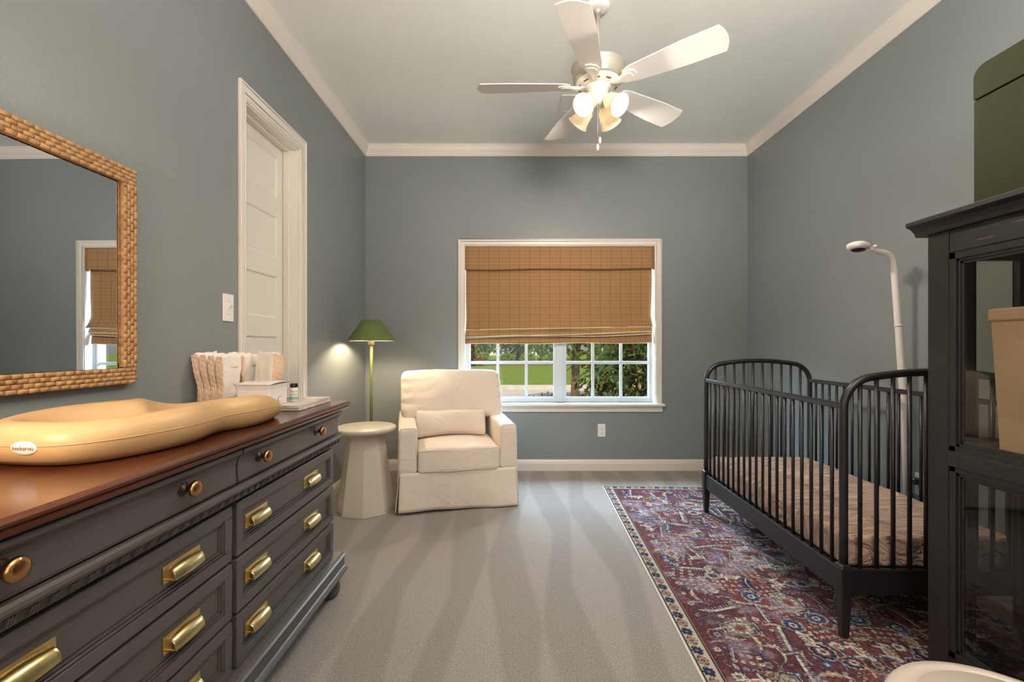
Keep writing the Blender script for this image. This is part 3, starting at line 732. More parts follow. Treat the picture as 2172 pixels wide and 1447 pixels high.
# ------------------------------------------------------------------ peanut changing pad on the dresser
PC = Vector((-1.047, 1.388, .901)); PR = R(-5)
def pad_outline(t):   # t angle; peanut: two lobes with a waist
    c, s = math.cos(t), math.sin(t)
    u = .408*math.copysign(abs(c)**.82, c)
    w = .211*abs(s)**.62
    w *= 1-.17*math.exp(-((u-.02)/.105)**2)
    if u > .1: w *= 1-.04*(u-.1)/.3
    return u, math.copysign(w, s)
def pad_h(t):
    c = math.cos(t)
    u = .408*math.copysign(abs(c)**.82, c); f = .5-.5*math.sin(t); a0 = .03+.17*f; q = min(1, max(0, (u-a0)/.24)); q = q*q*(3-2*q)   # the wall side dips before the room side
    return .104-(.044-.010*f)*q-.006*max(0, -u-.2)/.2
def padpt(u, w, z):
    # local u runs along the dresser (+Y), w to the wall (-X)
    cs, sn = math.cos(PR), math.sin(PR)
    lx, ly = -w, u
    return (PC.x+lx*cs-ly*sn, PC.y+lx*sn+ly*cs, PC.z+z)
pad = thing('changing_pad', tuple(PC), 'beige peanut shaped foam changing pad lying on the dresser', 'changing pad')
prf = [(1-o_/.26, z) for o_, z in [(.060, 0), (.030, .003), (.011, .018), (.002, .040), (0, .055), (.003, .071), (.013, .088), (.028, .099), (.044, .104), (.060, .101), (.075, .091), (.089, .074), (.103, .056), (.118, .042)]]
NP = len(prf); inner = [(.84, .034), (.6, .029), (.3, .026), (0, .025)]
def padf(u, v):
    t = 2*math.pi*u; i = v*(NP+len(inner)-1); k = int(round(i)); a, w = pad_outline(t); h = pad_h(t)/.105; L = math.hypot(a, w)
    if k < NP: q, z = prf[k]; s = (L-(1-q)*.26)/L
    else: s = (L-.118)/L*inner[k-NP][0]; z = inner[k-NP][1]
    return padpt(a*s, w*s, z*(h if k < NP else h*.5+.5))
pb = MB().grid(120, NP+len(inner), padf, wrapu=True, flip=True).build('pad_body', M_PAD, pad)
def rimpt(t, z, d=0):
    a, w = pad_outline(t); return Vector(padpt(a*(1+d), w*(1+d), z))
MB().tube([rimpt(2*math.pi*k/120, .057*pad_h(2*math.pi*k/120)/.105*.965, .0) for k in range(120)], .0012, 6, True).build('mould_seam', M_PAD, pad)
# oval maker's sticker on the near end of the pad's outer wall
def outer(t, z, d=.0):
    h = pad_h(t)/.105; zz = z/h; q = 1
    for k in range(9):
        if prf[k][1] <= zz <= prf[k+1][1]: q = prf[k][0]+(prf[k+1][0]-prf[k][0])*(zz-prf[k][1])/(prf[k+1][1]-prf[k][1]); break
    a, w = pad_outline(t); L = math.hypot(a, w); s = (L-(1-q)*.26)/L+d/L
    return Vector(padpt(a*s, w*s, z))
def proj(p): return 1086+965*p[0]/p[1], 733-965*(p[2]-1.17)/p[1]
best = min((abs(proj(outer(R(k*.25), .045))[0]-49), k) for k in range(720, 1440) if outer(R(k*.25), .045).y < PC.y)
T0 = R(best[1]*.25)
tt_ = np.linspace(T0-.6, T0+.6, 2401); pp_ = np.array([outer(t, .047) for t in tt_]); ss_ = np.concatenate([[0], np.cumsum(np.linalg.norm(np.diff(pp_, axis=0), axis=1))]); ss_ -= ss_[1200]; sg = 1 if proj(outer(T0+.05, .045))[0] > proj(outer(T0, .045))[0] else -1
def onpad(x, z, d): return outer(float(np.interp(sg*x, ss_, tt_)), .047+z, d)
b = MB(); n = 40
vs = [onpad(0, 0, .0016)]+[onpad(.030*r*math.cos(2*math.pi*k/n), .0155*r*math.sin(2*math.pi*k/n), .0016 if r < 1 else .0004) for r in (.33, .66, .96, 1) for k in range(n)]
fs = [(0, 1+k, 1+(k+1) % n) for k in range(n)]
for r in range(3): fs += [(1+r*n+k, 1+(r+1)*n+k, 1+(r+1)*n+(k+1) % n, 1+r*n+(k+1) % n) for k in range(n)]
st = b.add(vs, fs, True).build('logo_sticker', M_STICK, pad)
me = text_mesh('keekaroo', .0135, .0002)
for v in me.vertices:
    p = onpad(v.co.x*.92, v.co.y, .0021+v.co.z); v.co = p-PC
link('logo_lettering', me, M_INKR, st)

# ------------------------------------------------------------------ diapers in a clear bin, tray, wipes box, jar
ZT = .901
ab = thing('acrylic_bin', (-1.262, 2.055, ZT), 'low clear acrylic bin holding the diapers on the dresser', 'bin')
b = MB(); x0, x1, y0, y1 = -1.338, -1.198, 1.915, 2.205
b.box(x0, x1, y0, y1, ZT, ZT+.003).box(x0, x0+.003, y0, y1, ZT+.003, ZT+.07).box(x1-.003, x1, y0, y1, ZT+.003, ZT+.07).box(x0+.003, x1-.003, y0, y0+.003, ZT+.003, ZT+.07).box(x0+.003, x1-.003, y1-.003, y1, ZT+.003, ZT+.07)
b.build('bin_body', M_ACRYL, ab)
def diaper(seed, w=.062, h=.118, t=.0108):
    def f(p, u):
        q = Vector(p)
        q.x += .0040*nz((p[0]+seed, p[1]*2, p[2]*1.2), 22)+.0016*math.sin(u[2]*24+seed+u[1]*3)*(1 if u[2] < .3 else .3)
        q.x *= 1-.25*max(0, u[2])**3
        q.y *= 1-.17*math.exp(-((u[2]+.30)/.35)**2)+.05*u[2]
        q.y += .0035*nz((p[0]*3, p[1]+seed, p[2]), 26)+.0025*math.sin(u[2]*26+seed)*abs(u[1])**4
        q.z += .012*nz((p[0]+seed*2, p[1], 0), 24)*max(0, u[2])
        return q
    return MB().soft((0, 0, h), (t, w, h), .0105, 14, f).mesh('diaper_body'), MB().grid(12, 40, lambda u, v: (
        -t*1.25+2.5*t*u+.001*math.sin(v*90+seed), -w*(.985-.17*math.exp(-(((2*v-1)+.30)/.35)**2)+.05*(2*v-1))-.0062-.0010*(1-(2*u-1)**2)-.0011*math.sin(v*58+seed*3+u*5)-.0008*math.sin(u*14+v*9), .006+(2*h-.014)*v)).mesh('diaper_elastic')
DM = [diaper(s) for s in range(4)]
def put_diaper(x, y, rz, lean, k, label, group, text=False, z=.005):
    r = thing('folded_diaper', (x, y, ZT+z), label, 'diaper', group, rot=(0, lean, rz))
    r.scale = (1, 1, 1-.018*((k*5) % 4))
    body = link('diaper_body', DM[k % 4][0], M_DIAPER, r); link('leg_ruffle', DM[k % 4][1], M_DIAPER2, r)
    if text:
        me = text_mesh('Coterie', .0135, .0002)
        for v in me.vertices: v.co = Vector((.0178+v.co.z, v.co.x+.004, v.co.y+.180))
        link('lettering', me, M_INK, body)
for k in range(4):
    last = k == 3
    put_diaper(-1.318+k*.0245, 2.000, R(-4), R(-7+3*k), k, 'front diaper of the near stack, smooth face with small grey print' if last else 'folded white diaper in the near stack, only its tan ruffled edge showing', 'diapers in the near stack', last)
for k in range(3):
    last = k == 2
    put_diaper(-1.290+k*.0245, 2.137, R(2), R(-1+2*k), k+1, 'printed white diaper standing in the middle stack behind the first' if last else 'folded white diaper pressed behind the printed one in the middle stack', 'diapers in the middle stack', last)
for k in range(2):
    put_diaper(-1.140+k*.013, 2.118+k*.0225, R(58), R(0), k+2, 'folded white diaper standing behind the white wipes box', 'diapers behind the wipes box', z=.0115)
tr = thing('marble_tray', (-1.03, 2.02, ZT), 'square white marble tray at the far end of the dresser', 'tray')
x0, x1, y0, y1 = -1.192, -.872, 1.868, 2.190
MB().box(x0, x1, y0, y1, ZT, ZT+.010).box(x0, x0+.011, y0, y1, ZT+.010, ZT+.023).box(x1-.011, x1, y0, y1, ZT+.010, ZT+.023).box(x0+.011, x1-.011, y0, y0+.011, ZT+.010, ZT+.023).box(x0+.011, x1-.011, y1-.011, y1, ZT+.010, ZT+.023).build('tray_body', M_MARBLE, tr, bevel=.0015)
WZ = ZT+.011
wb = thing('wipes_box', (-1.083, 1.980, WZ), 'white plastic wipes box with flared lid on the marble tray', 'wipes box', rot=(0, 0, R(3)))
def fl_(u, v, k=0):
    pass
b = MB(); hx, hy = .066, .086
lv = [(0, .0), (0, .006), (.0005, .045), (.002, .072), (.006, .086), (.009, .092)]
def rr(hx, hy, r, n=5):
    pts = []
    for cx, cy_, a in ((hx-r, hy-r, 0), (-hx+r, hy-r, 90), (-hx+r, -hy+r, 180), (hx-r, -hy+r, 270)):
        for k in range(n+1): t = R(a+90*k/n); pts.append((cx+r*math.cos(t), cy_+r*math.sin(t)))
    return pts
vs = []; fs = []
for o_, z in lv: vs += [(x, y, z) for x, y in rr(hx+o_, hy+o_, .008)]
n = 24
for i in range(len(lv)-1): fs += [(i*n+k, i*n+(k+1) % n, (i+1)*n+(k+1) % n, (i+1)*n+k) for k in range(n)]
fs += [tuple(range(n))[::-1], tuple(range((len(lv)-1)*n, len(lv)*n))]
b.add(vs, fs).build('wipes_box_body', M_WIPES, wb, local=True)
def lidf(u, v):
    x, y = (2*u-1)*(hx+.0095), (2*v-1)*(hy+.0095); return (x, y, .096+.006*(1-(2*v-1)**2)+.002*(2*v-1)**4)
b = MB().grid(9, 13, lidf); b.grid(9, 13, lambda u, v: (lidf(u, v)[0], lidf(u, v)[1], .0930+.0045*(1-(2*v-1)**2)), flip=True)
b.build('wipes_lid', M_WIPES, wb, local=True, solid=.002)
vs = []; b = MB()
pts = rr(.019, .0115, .009)
b.prism([(y+.010, z+.024) for y, z in pts], 'x', hx+.0, hx+.0030).build('button_rim', M_GREYP, wb, local=True)
b = MB(); pts = rr(.0172, .0097, .008); b.prism([(y+.010, z+.024) for y, z in pts], 'x', hx+.0, hx+.0033).build('release_button', M_WIPES, wb, local=True)
jr = thing('ointment_jar', (-1.012, 2.112, WZ), 'small jar with black cap behind the wipes box', 'jar')
MB().lathe([(.0165, 0), (.018, .002), (.018, .058), (.015, .064)], (0, 0, 0), seg=28).build('jar_body', M_JARLBL, jr, local=True)
MB().lathe([(.0165, .0645), (.0168, .066), (.0168, .080), (.0155, .082), (0, .082)], (0, 0, 0), seg=28).build('jar_cap', M_BLACKCAP, jr, local=True)
MB().lathe([(.01825, .008), (.01825, .021)], (0, 0, 0), seg=28, cap=False).build('label_band', M_TEAL, jr, local=True)
for txt, z, s in (('Salty Tot', .046, .0085), ('baby balm', .032, .0068)):
    me = text_mesh(txt, s, .0001)
    for v in me.vertices:
        a = R(-62)+v.co.x/.0184; v.co = Vector(((.0184+v.co.z)*math.cos(a), (.0184+v.co.z)*math.sin(a), z+v.co.y))
    link('lettering', me, M_BLACKINK, jr)

# ------------------------------------------------------------------ crib
CZ = .0105
cb = thing('crib', (1.690, 2.480, CZ), 'black wooden spindle crib with arched ends on the patterned rug', 'crib', rot=(0, 0, R(-1.2)))
CW, CL = .355, .675
def arch():
    pts = []; top = 1.045-CZ; rise = .020; r = .125; zs = top-r
    for z in np.linspace(.285, zs, 6)[:-1]: pts.append((-CW, z))
    for k in range(9):
        t = R(180-90*k/8*.95); pts.append((-CW+r+r*math.cos(t), zs+r*math.sin(t)))
    n = 13; x0, z0 = pts[-1]
    for k in range(1, n): x = x0-2*x0*k/n; pts.append((x, z0+rise*(1-(x/x0)**2)))
    left = pts[:14]; return pts+[(-x, z) for x, z in left[::-1]]
AR = arch()
def arch_z(x):
    for (xa, za), (xb, zb) in zip(AR, AR[1:]):
        if xa <= x <= xb and xb > xa: return za+(zb-za)*(x-xa)/(xb-xa)
SPX = [-CW+2*CW*k/11 for k in range(1, 11)]
for s in (-1, 1):
    y = s*CL
    e = MB().tube([(x, y, z) for x, z in AR], .0155, 12, ref=(0, 1, 0)).build('end_frame', M_CRIB, cb, local=True)
    rb = MB().box(-CW+.012, CW-.012, y-.012, y+.012, .172, .272).build('end_rail', M_CRIB, cb, local=True, bevel=.004)
    for x in SPX: MB().cyl((x, y, .268), (x, y, arch_z(x)-.008), .0080, seg=10).build('end_spindle', M_CRIB, cb, local=True)
    for sx in (-1, 1):
        x = sx*CW; b = MB(); P = [(.0145, 0), (.0165, .06), (.0205, .165), (.0225, .20), (.0225, .275), (.0195, .288), (.0150, .293)]
        vs = [(x+a*ex, y+a*ey, z) for a, z in P for ex, ey in ((-1,-1), (1,-1), (1,1), (-1,1))]
        fs = [(0,3,2,1)]+[(i*4+k, i*4+(k+1) % 4, i*4+4+(k+1) % 4, i*4+4+k) for i in range(len(P)-1) for k in range(4)]+[tuple(range((len(P)-1)*4, len(P)*4))]
        b.add(vs, fs).build('leg', M_CRIB, cb, local=True, bevel=.005)
for s in (-1, 1):
    x = s*CW
    MB().box(x-.010, x+.010, -CL+.010, CL-.010, .905, .930).build('top_rail', M_CRIB, cb, local=True, bevel=.004)
    MB().box(x-.012, x+.012, -CL+.015, CL-.015, .170, .270).build('side_rail', M_CRIB, cb, local=True, bevel=.004)
    for k in range(1, 20):
        y = -CL+2*CL*k/20; MB().cyl((x, y, .266), (x, y, .908), .0075, seg=10).build('side_spindle', M_CRIB, cb, local=True)
MB().box(-CW+.013, CW-.013, -CL+.013, CL-.013, .245, .262).build('mattress_base', M_CRIB, cb, local=True)
mt = thing('crib_mattress', (1.690, 2.480, CZ+.263), 'crib mattress in a wrinkled blush tan fitted sheet', 'mattress', rot=(0, 0, R(-1.2)))
def mf(p, u):
    q = Vector(p); s = Vector((p[0]*3.0, p[1]*1.0, 0))
    if u[2] > 0: q.z += .008*noise.noise(s*4)+.0055*abs(noise.noise(Vector((p[0]*3+p[1]*7, p[1]*2.0-p[0]*1.5, 1))*3.2))+.004*(1-u[0]**2)
    if u[2] < .9: q.x += .003*math.sin(p[1]*70+3*nz(p, 6))*abs(u[0])**6*(1 if u[2] < .2 else .4); q.y += .003*math.sin(p[0]*80)*abs(u[1])**6
    return q
MB().soft((0, 0, .064), (CW-.018, CL-.022, .064), .022, 44, mf).build('fitted_sheet', M_SHEET, mt, local=True)

# ------------------------------------------------------------------ baby monitor stand
mo = thing('monitor_stand', (2.155, 2.49, .0), 'white baby monitor camera on a tall pole behind the crib', 'baby monitor')
MB().box(1.97, 2.185, 2.49, 2.64, .0105, .018).build('stand_base', M_CAMW, mo, bevel=.003)
path = [(2.180, 2.49, .018), (2.150, 2.49, .80), (2.092, 2.49, 1.58)]
for k in range(10):
    t = R(90*k/9); path.append((2.088-.075*(1-math.cos(t)), 2.49, 1.615+.068*math.sin(t)))
path += [(1.985, 2.49, 1.693), (1.955, 2.49, 1.700)]
rad = [.021, .019, .0165]+[.0150]*10+[.0125, .0115]
MB().tube(path, rad, 14).build('pole', M_CAMW, mo)
for z, x in ((.62, 2.157), (1.28, 2.1135)): MB().cyl((x+.0006, 2.49, z-.004), (x-.0006, 2.49, z+.004), .0195, seg=20).build('pole_joint', M_CAMW, mo)
MB().lathe([(.0, -.010), (.009, -.006), (.010, .004), (.006, .010), (0, .012)], (1.975, 2.475, 1.708), (0, -.4, 1), 14, cap=False).build('hinge_knob', M_CAMW, mo)
hd = MB().lathe([(0, -.020), (.030, -.020), (.048, -.014), (.054, -.002), (.052, .010), (.040, .018), (.015, .023), (0, .0235)], (1.895, 2.49, 1.712), (.12, .1, 1), 32, cap=False).build('camera_head', M_CAMW, mo)
MB().lathe([(.033, 0), (.030, -.005), (.012, -.009), (0, -.010)], (1.893, 2.487, 1.6925), (.12, .1, 1), 24, cap=False).build('camera_lens', M_LENS, hd)
pa = thing('power_adapter', (XR-.012, 2.45, .44), 'black power adapter plugged into the outlet behind the crib', 'power adapter')
MB().box(XR-.058, XR-.0125, 2.425, 2.475, .425, .458).build('adapter_body', M_BLACKCAP, pa, bevel=.006)
MB().tube([(XR-.056, 2.45, .437), (XR-.075, 2.44, .42), (XR-.070, 2.42, .36), (XR-.045, 2.40, .25), (XR-.050, 2.38, .12), (XR-.050, 2.36, .005)], .0028, 6).build('cord', M_BLACKCAP, pa)

# ------------------------------------------------------------------ display cabinet
CX0, CX1, CY0, CY1, CT = 1.462, 1.862, .66, 1.600, 1.560
dc = thing('display_cabinet', (1.66, 1.13, .011), 'tall black brown glass door display cabinet at the right edge', 'cabinet')
zb = .011
b = MB().prism([(CX0-.048, 1.608), (CX0-.048, 1.592), (CX0-.030, 1.583), (CX0-.018, 1.570), (CX0-.012, 1.556), (CX1, 1.556), (CX1, 1.608)], 'y', CY0-.03, CY1+.036)
b.build('cornice', M_CABH, dc, bevel=.002)
for y0, y1 in ((CY1-.075, CY1), (CY0, CY0+.075)): MB().box(CX0, CX0+.05, y0, y1, zb, 1.556).build('front_post', M_CAB, dc, bevel=.002)
b = MB()
b.box(CX0+.05, CX0+.150, CY1-.022, CY1, zb, 1.556).box(CX1-.10, CX1, CY1-.022, CY1, zb, 1.556)
b.box(CX0+.15, CX1-.10, CY1-.022, CY1, 1.466, 1.556).box(CX0+.15, CX1-.10, CY1-.022, CY1, .735, .845).box(CX0+.15, CX1-.10, CY1-.022, CY1, zb, .143)
fr_ = b.build('side_frame', M_CAB, dc, bevel=.002)
MB().box(CX0+.15, CX1-.10, CY1-.013, CY1-.010, .845, 1.466).box(CX0+.15, CX1-.10, CY1-.013, CY1-.010, .143, .735).build('side_pane', M_CABGLASS, fr_)
b = MB().box(CX0+.05, CX0+.150, CY0, CY0+.022, zb, 1.556).box(CX1-.10, CX1, CY0, CY0+.022, zb, 1.556).box(CX0+.15, CX1-.10, CY0, CY0+.022, 1.466, 1.556).box(CX0+.15, CX1-.10, CY0, CY0+.022, .735, .845).box(CX0+.15, CX1-.10, CY0, CY0+.022, zb, .143)
fr2 = b.build('side_frame', M_CAB, dc, bevel=.002)
MB().box(CX0+.15, CX1-.10, CY0+.010, CY0+.013, .845, 1.466).box(CX0+.15, CX1-.10, CY0+.010, CY0+.013, .143, .735).build('side_pane', M_CABGLASS, fr2)
MB().box(CX1-.012, CX1-.001, CY0+.022, CY1-.022, zb+.05, 1.556).build('back_panel', M_CAB, dc)
MB().box(CX0+.02, CX1-.012, CY0+.022, CY1-.022, .055, .075).build('bottom_panel', M_CAB, dc)
MB().box(CX0+.03, CX1-.012, CY0+.022, CY1-.022, .780, .800).build('shelf', M_CAB, dc)
MB().box(CX0+.01, CX1-.012, CY0+.022, CY1-.022, 1.535, 1.556).build('top_panel', M_CAB, dc)
MB().box(CX0+.003, CX0+.020, CY0+.075, CY1-.075, 1.480, 1.556).build('top_rail', M_CABH, dc, bevel=.002)
MB().box(CX0+.003, CX0+.020, CY0+.075, CY1-.075, zb+.02, .130).build('bottom_rail', M_CABH, dc, bevel=.002)
d0, d1 = CY0+.077, CY1-.077
b = MB()
for o_, x in ((0, CX0+.001), (.020, CX0+.006), (.028, CX0+.010)):
    w = .012 if o_ else .022
    for z0, z1 in ((.132, .772), (.815, 1.478)):
        a0, a1 = d0+o_, d1-o_; q0, q1 = z0+o_, z1-o_
        b.box(x, CX0+.022, a0, a0+w, q0, q1).box(x, CX0+.022, a1-w, a1, q0, q1).box(x, CX0+.022, a0, a1, q0, q0+w).box(x, CX0+.022, a0, a1, q1-w, q1)
dd = b.build('glass_door', M_CAB, dc, bevel=.0015)
MB().box(CX0-.004, CX0+.018, d0, d1, .768, .820).build('door_rail', M_CABH, dd, bevel=.003)
MB().box(CX0+.013, CX0+.017, d0+.03, d1-.03, .16, .745).box(CX0+.013, CX0+.017, d0+.03, d1-.03, .84, 1.452).build('door_pane', M_CABGLASS, dd)
sb = thing('tan_stand_in', (1.60, 1.18, .8005), 'tall tan fabric storage bin behind the cabinet\'s upper glass', 'stand-in box')
b = MB(); hy = .252  # added box standing in for a reflection-like tan shape in the pane
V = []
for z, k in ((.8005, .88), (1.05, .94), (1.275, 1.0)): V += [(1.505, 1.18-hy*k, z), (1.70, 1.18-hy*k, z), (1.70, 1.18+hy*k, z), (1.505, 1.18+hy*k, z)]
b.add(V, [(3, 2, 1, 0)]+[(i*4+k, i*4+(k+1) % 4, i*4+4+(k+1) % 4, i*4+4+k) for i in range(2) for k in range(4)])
b.build('bin_body', M_STANDIN, sb, bevel=.006, solid=.004)
MB().box(1.500, 1.705, 1.18-hy-.005, 1.18+hy+.005, 1.245, 1.285).build('stand_in_rim', M_STANDIN, sb, bevel=.006)
# olive box on top of the cabinet
gb = thing('storage_box', (1.65, 1.20, 1.609), 'olive green lidded storage box on top of the dark cabinet', 'storage box')
b = MB(); Y1 = 1.480; Y0 = .95
def rprof(z0, z1, rt, rb):
    pts = [(Y0, z0)] if not rb else []
    out = []
    for cy_, cz_, a, r in ((Y1-rb, z0+rb, -90, rb), (Y1-rt, z1-rt, 0, rt), (Y0+rt, z1-rt, 90, rt), (Y0+rb, z0+rb, 180, rb)):
        for k in range(7): t = R(a+15*k); out.append((cy_+r*math.cos(t), cz_+r*math.sin(t)))
    return out
b.prism(rprof(1.609, 1.962, .002, .012), 'x', 1.502, 1.80).build('box_body', M_GREENBOX, gb, bevel=.003)
MB().prism(rprof(1.966, 2.070, .036, .002), 'x', 1.500, 1.802).build('box_lid', M_GREENBOX, gb, bevel=.003)
# diaper pail at the lower right
dp = thing('diaper_pail', (.716, .639, .0), 'taupe white round diaper pail at the bottom right edge', 'diaper pail')
MB().lathe([(.118, .001), (.128, .01), (.148, .45), (.150, .565), (.146, .575)], (.716, .639, .0), seg=56).build('pail_body', M_PAIL, dp)
MB().lathe([(.147, .577), (.154, .581), (.157, .596), (.154, .615), (.147, .625), (.134, .6295), (.121, .6305), (.1195, .6275), (.1175, .6275), (.116, .6310), (.06, .6325), (0, .633)], (.720, .639, 0), seg=64).build('pail_lid', M_PAIL, dp)
# ------------------------------------------------------------------ persian rug: pile dyed in a woven pattern
RW, RL, RT = 1.40, 2.60, .0095
def weave_rug():
    rs_ = np.random.RandomState(11); d = .0034
    nu, nv = int(RW/d)+1, int(RL/d)+1
    U, V = np.meshgrid(np.linspace(0, RW, nu), np.linspace(0, RL, nv))
    def vnoise(s, seed):
        r = np.random.RandomState(seed); gu, gv = int(RW/s)+3, int(RL/s)+3; g = r.rand(gv, gu)
        x, y = U/s, V/s; i, j = x.astype(int), y.astype(int); fx, fy = x-i, y-j; fx = fx*fx*(3-2*fx); fy = fy*fy*(3-2*fy)
        return (g[j, i]*(1-fx)+g[j, i+1]*fx)*(1-fy)+(g[j+1, i]*(1-fx)+g[j+1, i+1]*fx)*fy
    C = lambda *c: np.array(c, float)
    RED, RED2, NAVY, BLUE, CREAM, TAN, GREY, OLIVE, DARK = C(112,62,60), C(82,47,51), C(33,40,62), C(62,76,104), C(174,162,148), C(148,116,94), C(152,142,142), C(112,98,76), C(40,34,38)
    img = np.zeros((nv, nu, 3)); n1 = vnoise(.16, 1)[..., None]; n2 = vnoise(.03, 2)[..., None]
    img[:] = RED2+(RED-RED2)*np.clip(n1*1.2+n2*.5-.35, 0, 1)
    stamp = np.zeros((nv, nu))
    def win(cx, cy, s):
        i0, i1 = max(0, int((cx-s)/d)), min(nu, int((cx+s)/d)+2); j0, j1 = max(0, int((cy-s)/d)), min(nv, int((cy+s)/d)+2)
        return slice(j0, j1), slice(i0, i1)
    def loc(cx, cy, s, rot):
        w = win(cx, cy, s*1.5); x, y = (U[w]-cx)/s, (V[w]-cy)/s; c, n = math.cos(rot), math.sin(rot)
        return w, x*c+y*n, -x*n+y*c
    def put(w, m, col, a=1.0):
        v = img[w]; v[m] = v[m]*(1-a)+col*a
    def rosette(cx, cy, s, rot=0, k=6, c1=CREAM, c2=NAVY, edge=NAVY):
        w, x, y = loc(cx, cy, s, rot); r = np.hypot(x, y); t = np.arctan2(y, x); p = .62+.34*np.abs(np.cos(k*t/2))
        if edge is not None: put(w, r < p+.16, edge)
        put(w, r < p, c1); put(w, (r < .36), c2); put(w, r < .16, TAN)
    def palmette(cx, cy, s, rot=0, c1=NAVY, c2=CREAM, c3=RED):
        w, x, y = loc(cx, cy, s, rot); r = np.hypot(x, y*1.15); t = np.arctan2(y, x)
        p = .80+.12*np.abs(np.sin(4.5*t)); put(w, r < p+.12, c2); put(w, r < p, c1)
        p2 = .52+.12*np.abs(np.cos(4*t)); put(w, r < p2, c3); put(w, r < .34+.10*np.abs(np.sin(3*t)), c2); put(w, r < .2, BLUE)
    def saz(cx, cy, s, rot=0, c1=OLIVE, c2=CREAM):
        w, x, y = loc(cx, cy, s, rot); yc = y-.35*(1-x*x)+.1; h = .20*(1-x*x)*(1+.35*np.sin(x*16)); m = np.abs(x) < 1
        put(w, m & (np.abs(yc) < h+.07), NAVY); put(w, m & (np.abs(yc) < h), c1); put(w, m & (np.abs(yc) < .045), c2)
    def comb(cx, cy, s, rot=0, col=CREAM, k=6):
        w, x, y = loc(cx, cy, s, rot); m = np.abs(x) < 1; th = (np.abs(((x*k) % 1)-.5) < .24) & (y > -.05) & (y < .38+.1*np.cos(x*3))
        put(w, m & (np.abs(y) < .17), NAVY); put(w, m & th, NAVY); put(w, m & (np.abs(y) < .08), col); th2 = (np.abs(((x*k) % 1)-.5) < .12) & (y > 0) & (y < .30); put(w, m & th2, col)
    def dots(cx, cy, s, rot=0):
        for a in range(4):
            for b in range(3):
                px_, py_ = (a-1.5)*.5*s, (b-1)*.62*s; c, n = math.cos(rot), math.sin(rot)
                rosette(cx+px_*c-py_*n, cy+px_*n+py_*c, s*.17, a, 6, CREAM, RED2, None)
    def hexa(cx, cy, s, rot=0):
        w, x, y = loc(cx, cy, s, rot); q = np.maximum(np.abs(x), np.abs(x)*.5+np.abs(y)*.87*1.5)
        put(w, q < 1, NAVY); put(w, q < .93, CREAM); put(w, q < .86, DARK); put(w, q < .76, OLIVE*.6+GREY*.4)
        put(w, (q < .62) & (np.abs(np.sin(x*11)*np.sin(y*13)) > .55), CREAM); put(w, (q < .30), RED)
    def zig(cx, cy, s, rot=0, col=NAVY):
        w, x, y = loc(cx, cy, s, rot); m = np.abs(x) < 1; z = .3*(np.abs(((x*2.5) % 1)-.5)*4-1)*np.sign(np.sin(x*3+.4)+.2)
        put(w, m & (np.abs(y-z) < .15), col); put(w, m & (np.abs(y-z) < .05), CREAM if rs_.rand() < .5 else BLUE)
    def animal(cx, cy, s, rot=0):
        w, x, y = loc(cx, cy, s, rot)
        f = lambda g: ((np.hypot(x/.62, y/.24) < g) | (np.hypot((x-.66)/.24, (y+.22)/.2) < g) | ((np.abs(np.abs(x)-.42) < .09*g) & (y > 0) & (y < .62*g)) | ((np.abs(x+.72+.3*y) < .10*g) & (np.abs(y+.2) < .42*g)) | ((np.abs(x) < .5) & (np.abs(y+.34) < .10*g) & (np.sin(x*26) > 0)))
        put(w, f(1.3), NAVY); put(w, f(1.0), CREAM); put(w, np.hypot(x/.35, y/.12) < 1, TAN)
    kinds = [(hexa, .085, 6), (palmette, .046, 24), (saz, .066, 20), (comb, .075, 22), (dots, .055, 22), (animal, .060, 18), (zig, .05, 34), (rosette, .024, 36), (saz, .036, 60), (comb, .036, 34), (animal, .032, 18), (zig, .026, 150), (rosette, .016, 70), (rosette, .010, 80), (zig, .014, 240)]
    placed = []
    half = RW/2
    for fn, s0, cnt in kinds:
        for k in range(cnt):
            for tries in range(40):
                s = s0*rs_.uniform(.85, 1.2); x, y = rs_.uniform(.10+s, half), rs_.uniform(.10+s*.8, RL-.1-s*.8)
                if all((x-px_)**2+(y-py_)**2 > ((s+ps)*(.62 if s0 > .03 else .56))**2 for px_, py_, ps in placed): break
            else: continue
            placed.append((x, y, s)); rot = rs_.choice([0, math.pi/2, math.pi, -math.pi/2])+rs_.uniform(-.35, .35)
            kw = {}
            if fn is rosette: c = [(CREAM, NAVY), (TAN, NAVY), (BLUE, CREAM), (CREAM, RED)][rs_.randint(4)]; kw = dict(k=int(rs_.choice([5, 6, 8])), c1=c[0], c2=c[1], edge=NAVY if rs_.rand() < .75 else None)
            if fn is palmette: c = [(NAVY, CREAM, RED), (BLUE, CREAM, NAVY), (RED2, TAN, NAVY), (GREY, NAVY, TAN)][rs_.randint(4)]; kw = dict(c1=c[0], c2=c[1], c3=c[2])
            if fn is saz: kw = dict(c1=[OLIVE, TAN, BLUE, NAVY][rs_.randint(4)])
            if fn is comb: kw = dict(col=CREAM if rs_.rand() < .7 else TAN)
            if fn is zig: kw = dict(col=NAVY if rs_.rand() < .7 else DARK)
            fn(x, y, s, rot, **kw); fn(RW-x, y, s, math.pi-rot if fn is not dots else -rot, **kw)
    # abrash and worn patches, with bluish daylight sheen painted into the colour
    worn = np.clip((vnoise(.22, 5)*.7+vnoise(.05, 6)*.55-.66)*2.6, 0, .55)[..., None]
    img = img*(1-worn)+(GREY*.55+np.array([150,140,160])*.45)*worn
    fleck = vnoise(.007, 8)[..., None]; img *= .70+.52*fleck
    # guard stripes and border with alternating flowers
    E = np.minimum(np.minimum(U, RW-U), np.minimum(V, RL-V))
    bw = .068
    img[E < bw+.016] = DARK; img[(E < bw+.012) & (E > bw+.008)] = TAN; img[(E < bw+.006)] = NAVY*.6+DARK*.4; img[E < bw+.001] = CREAM*.94
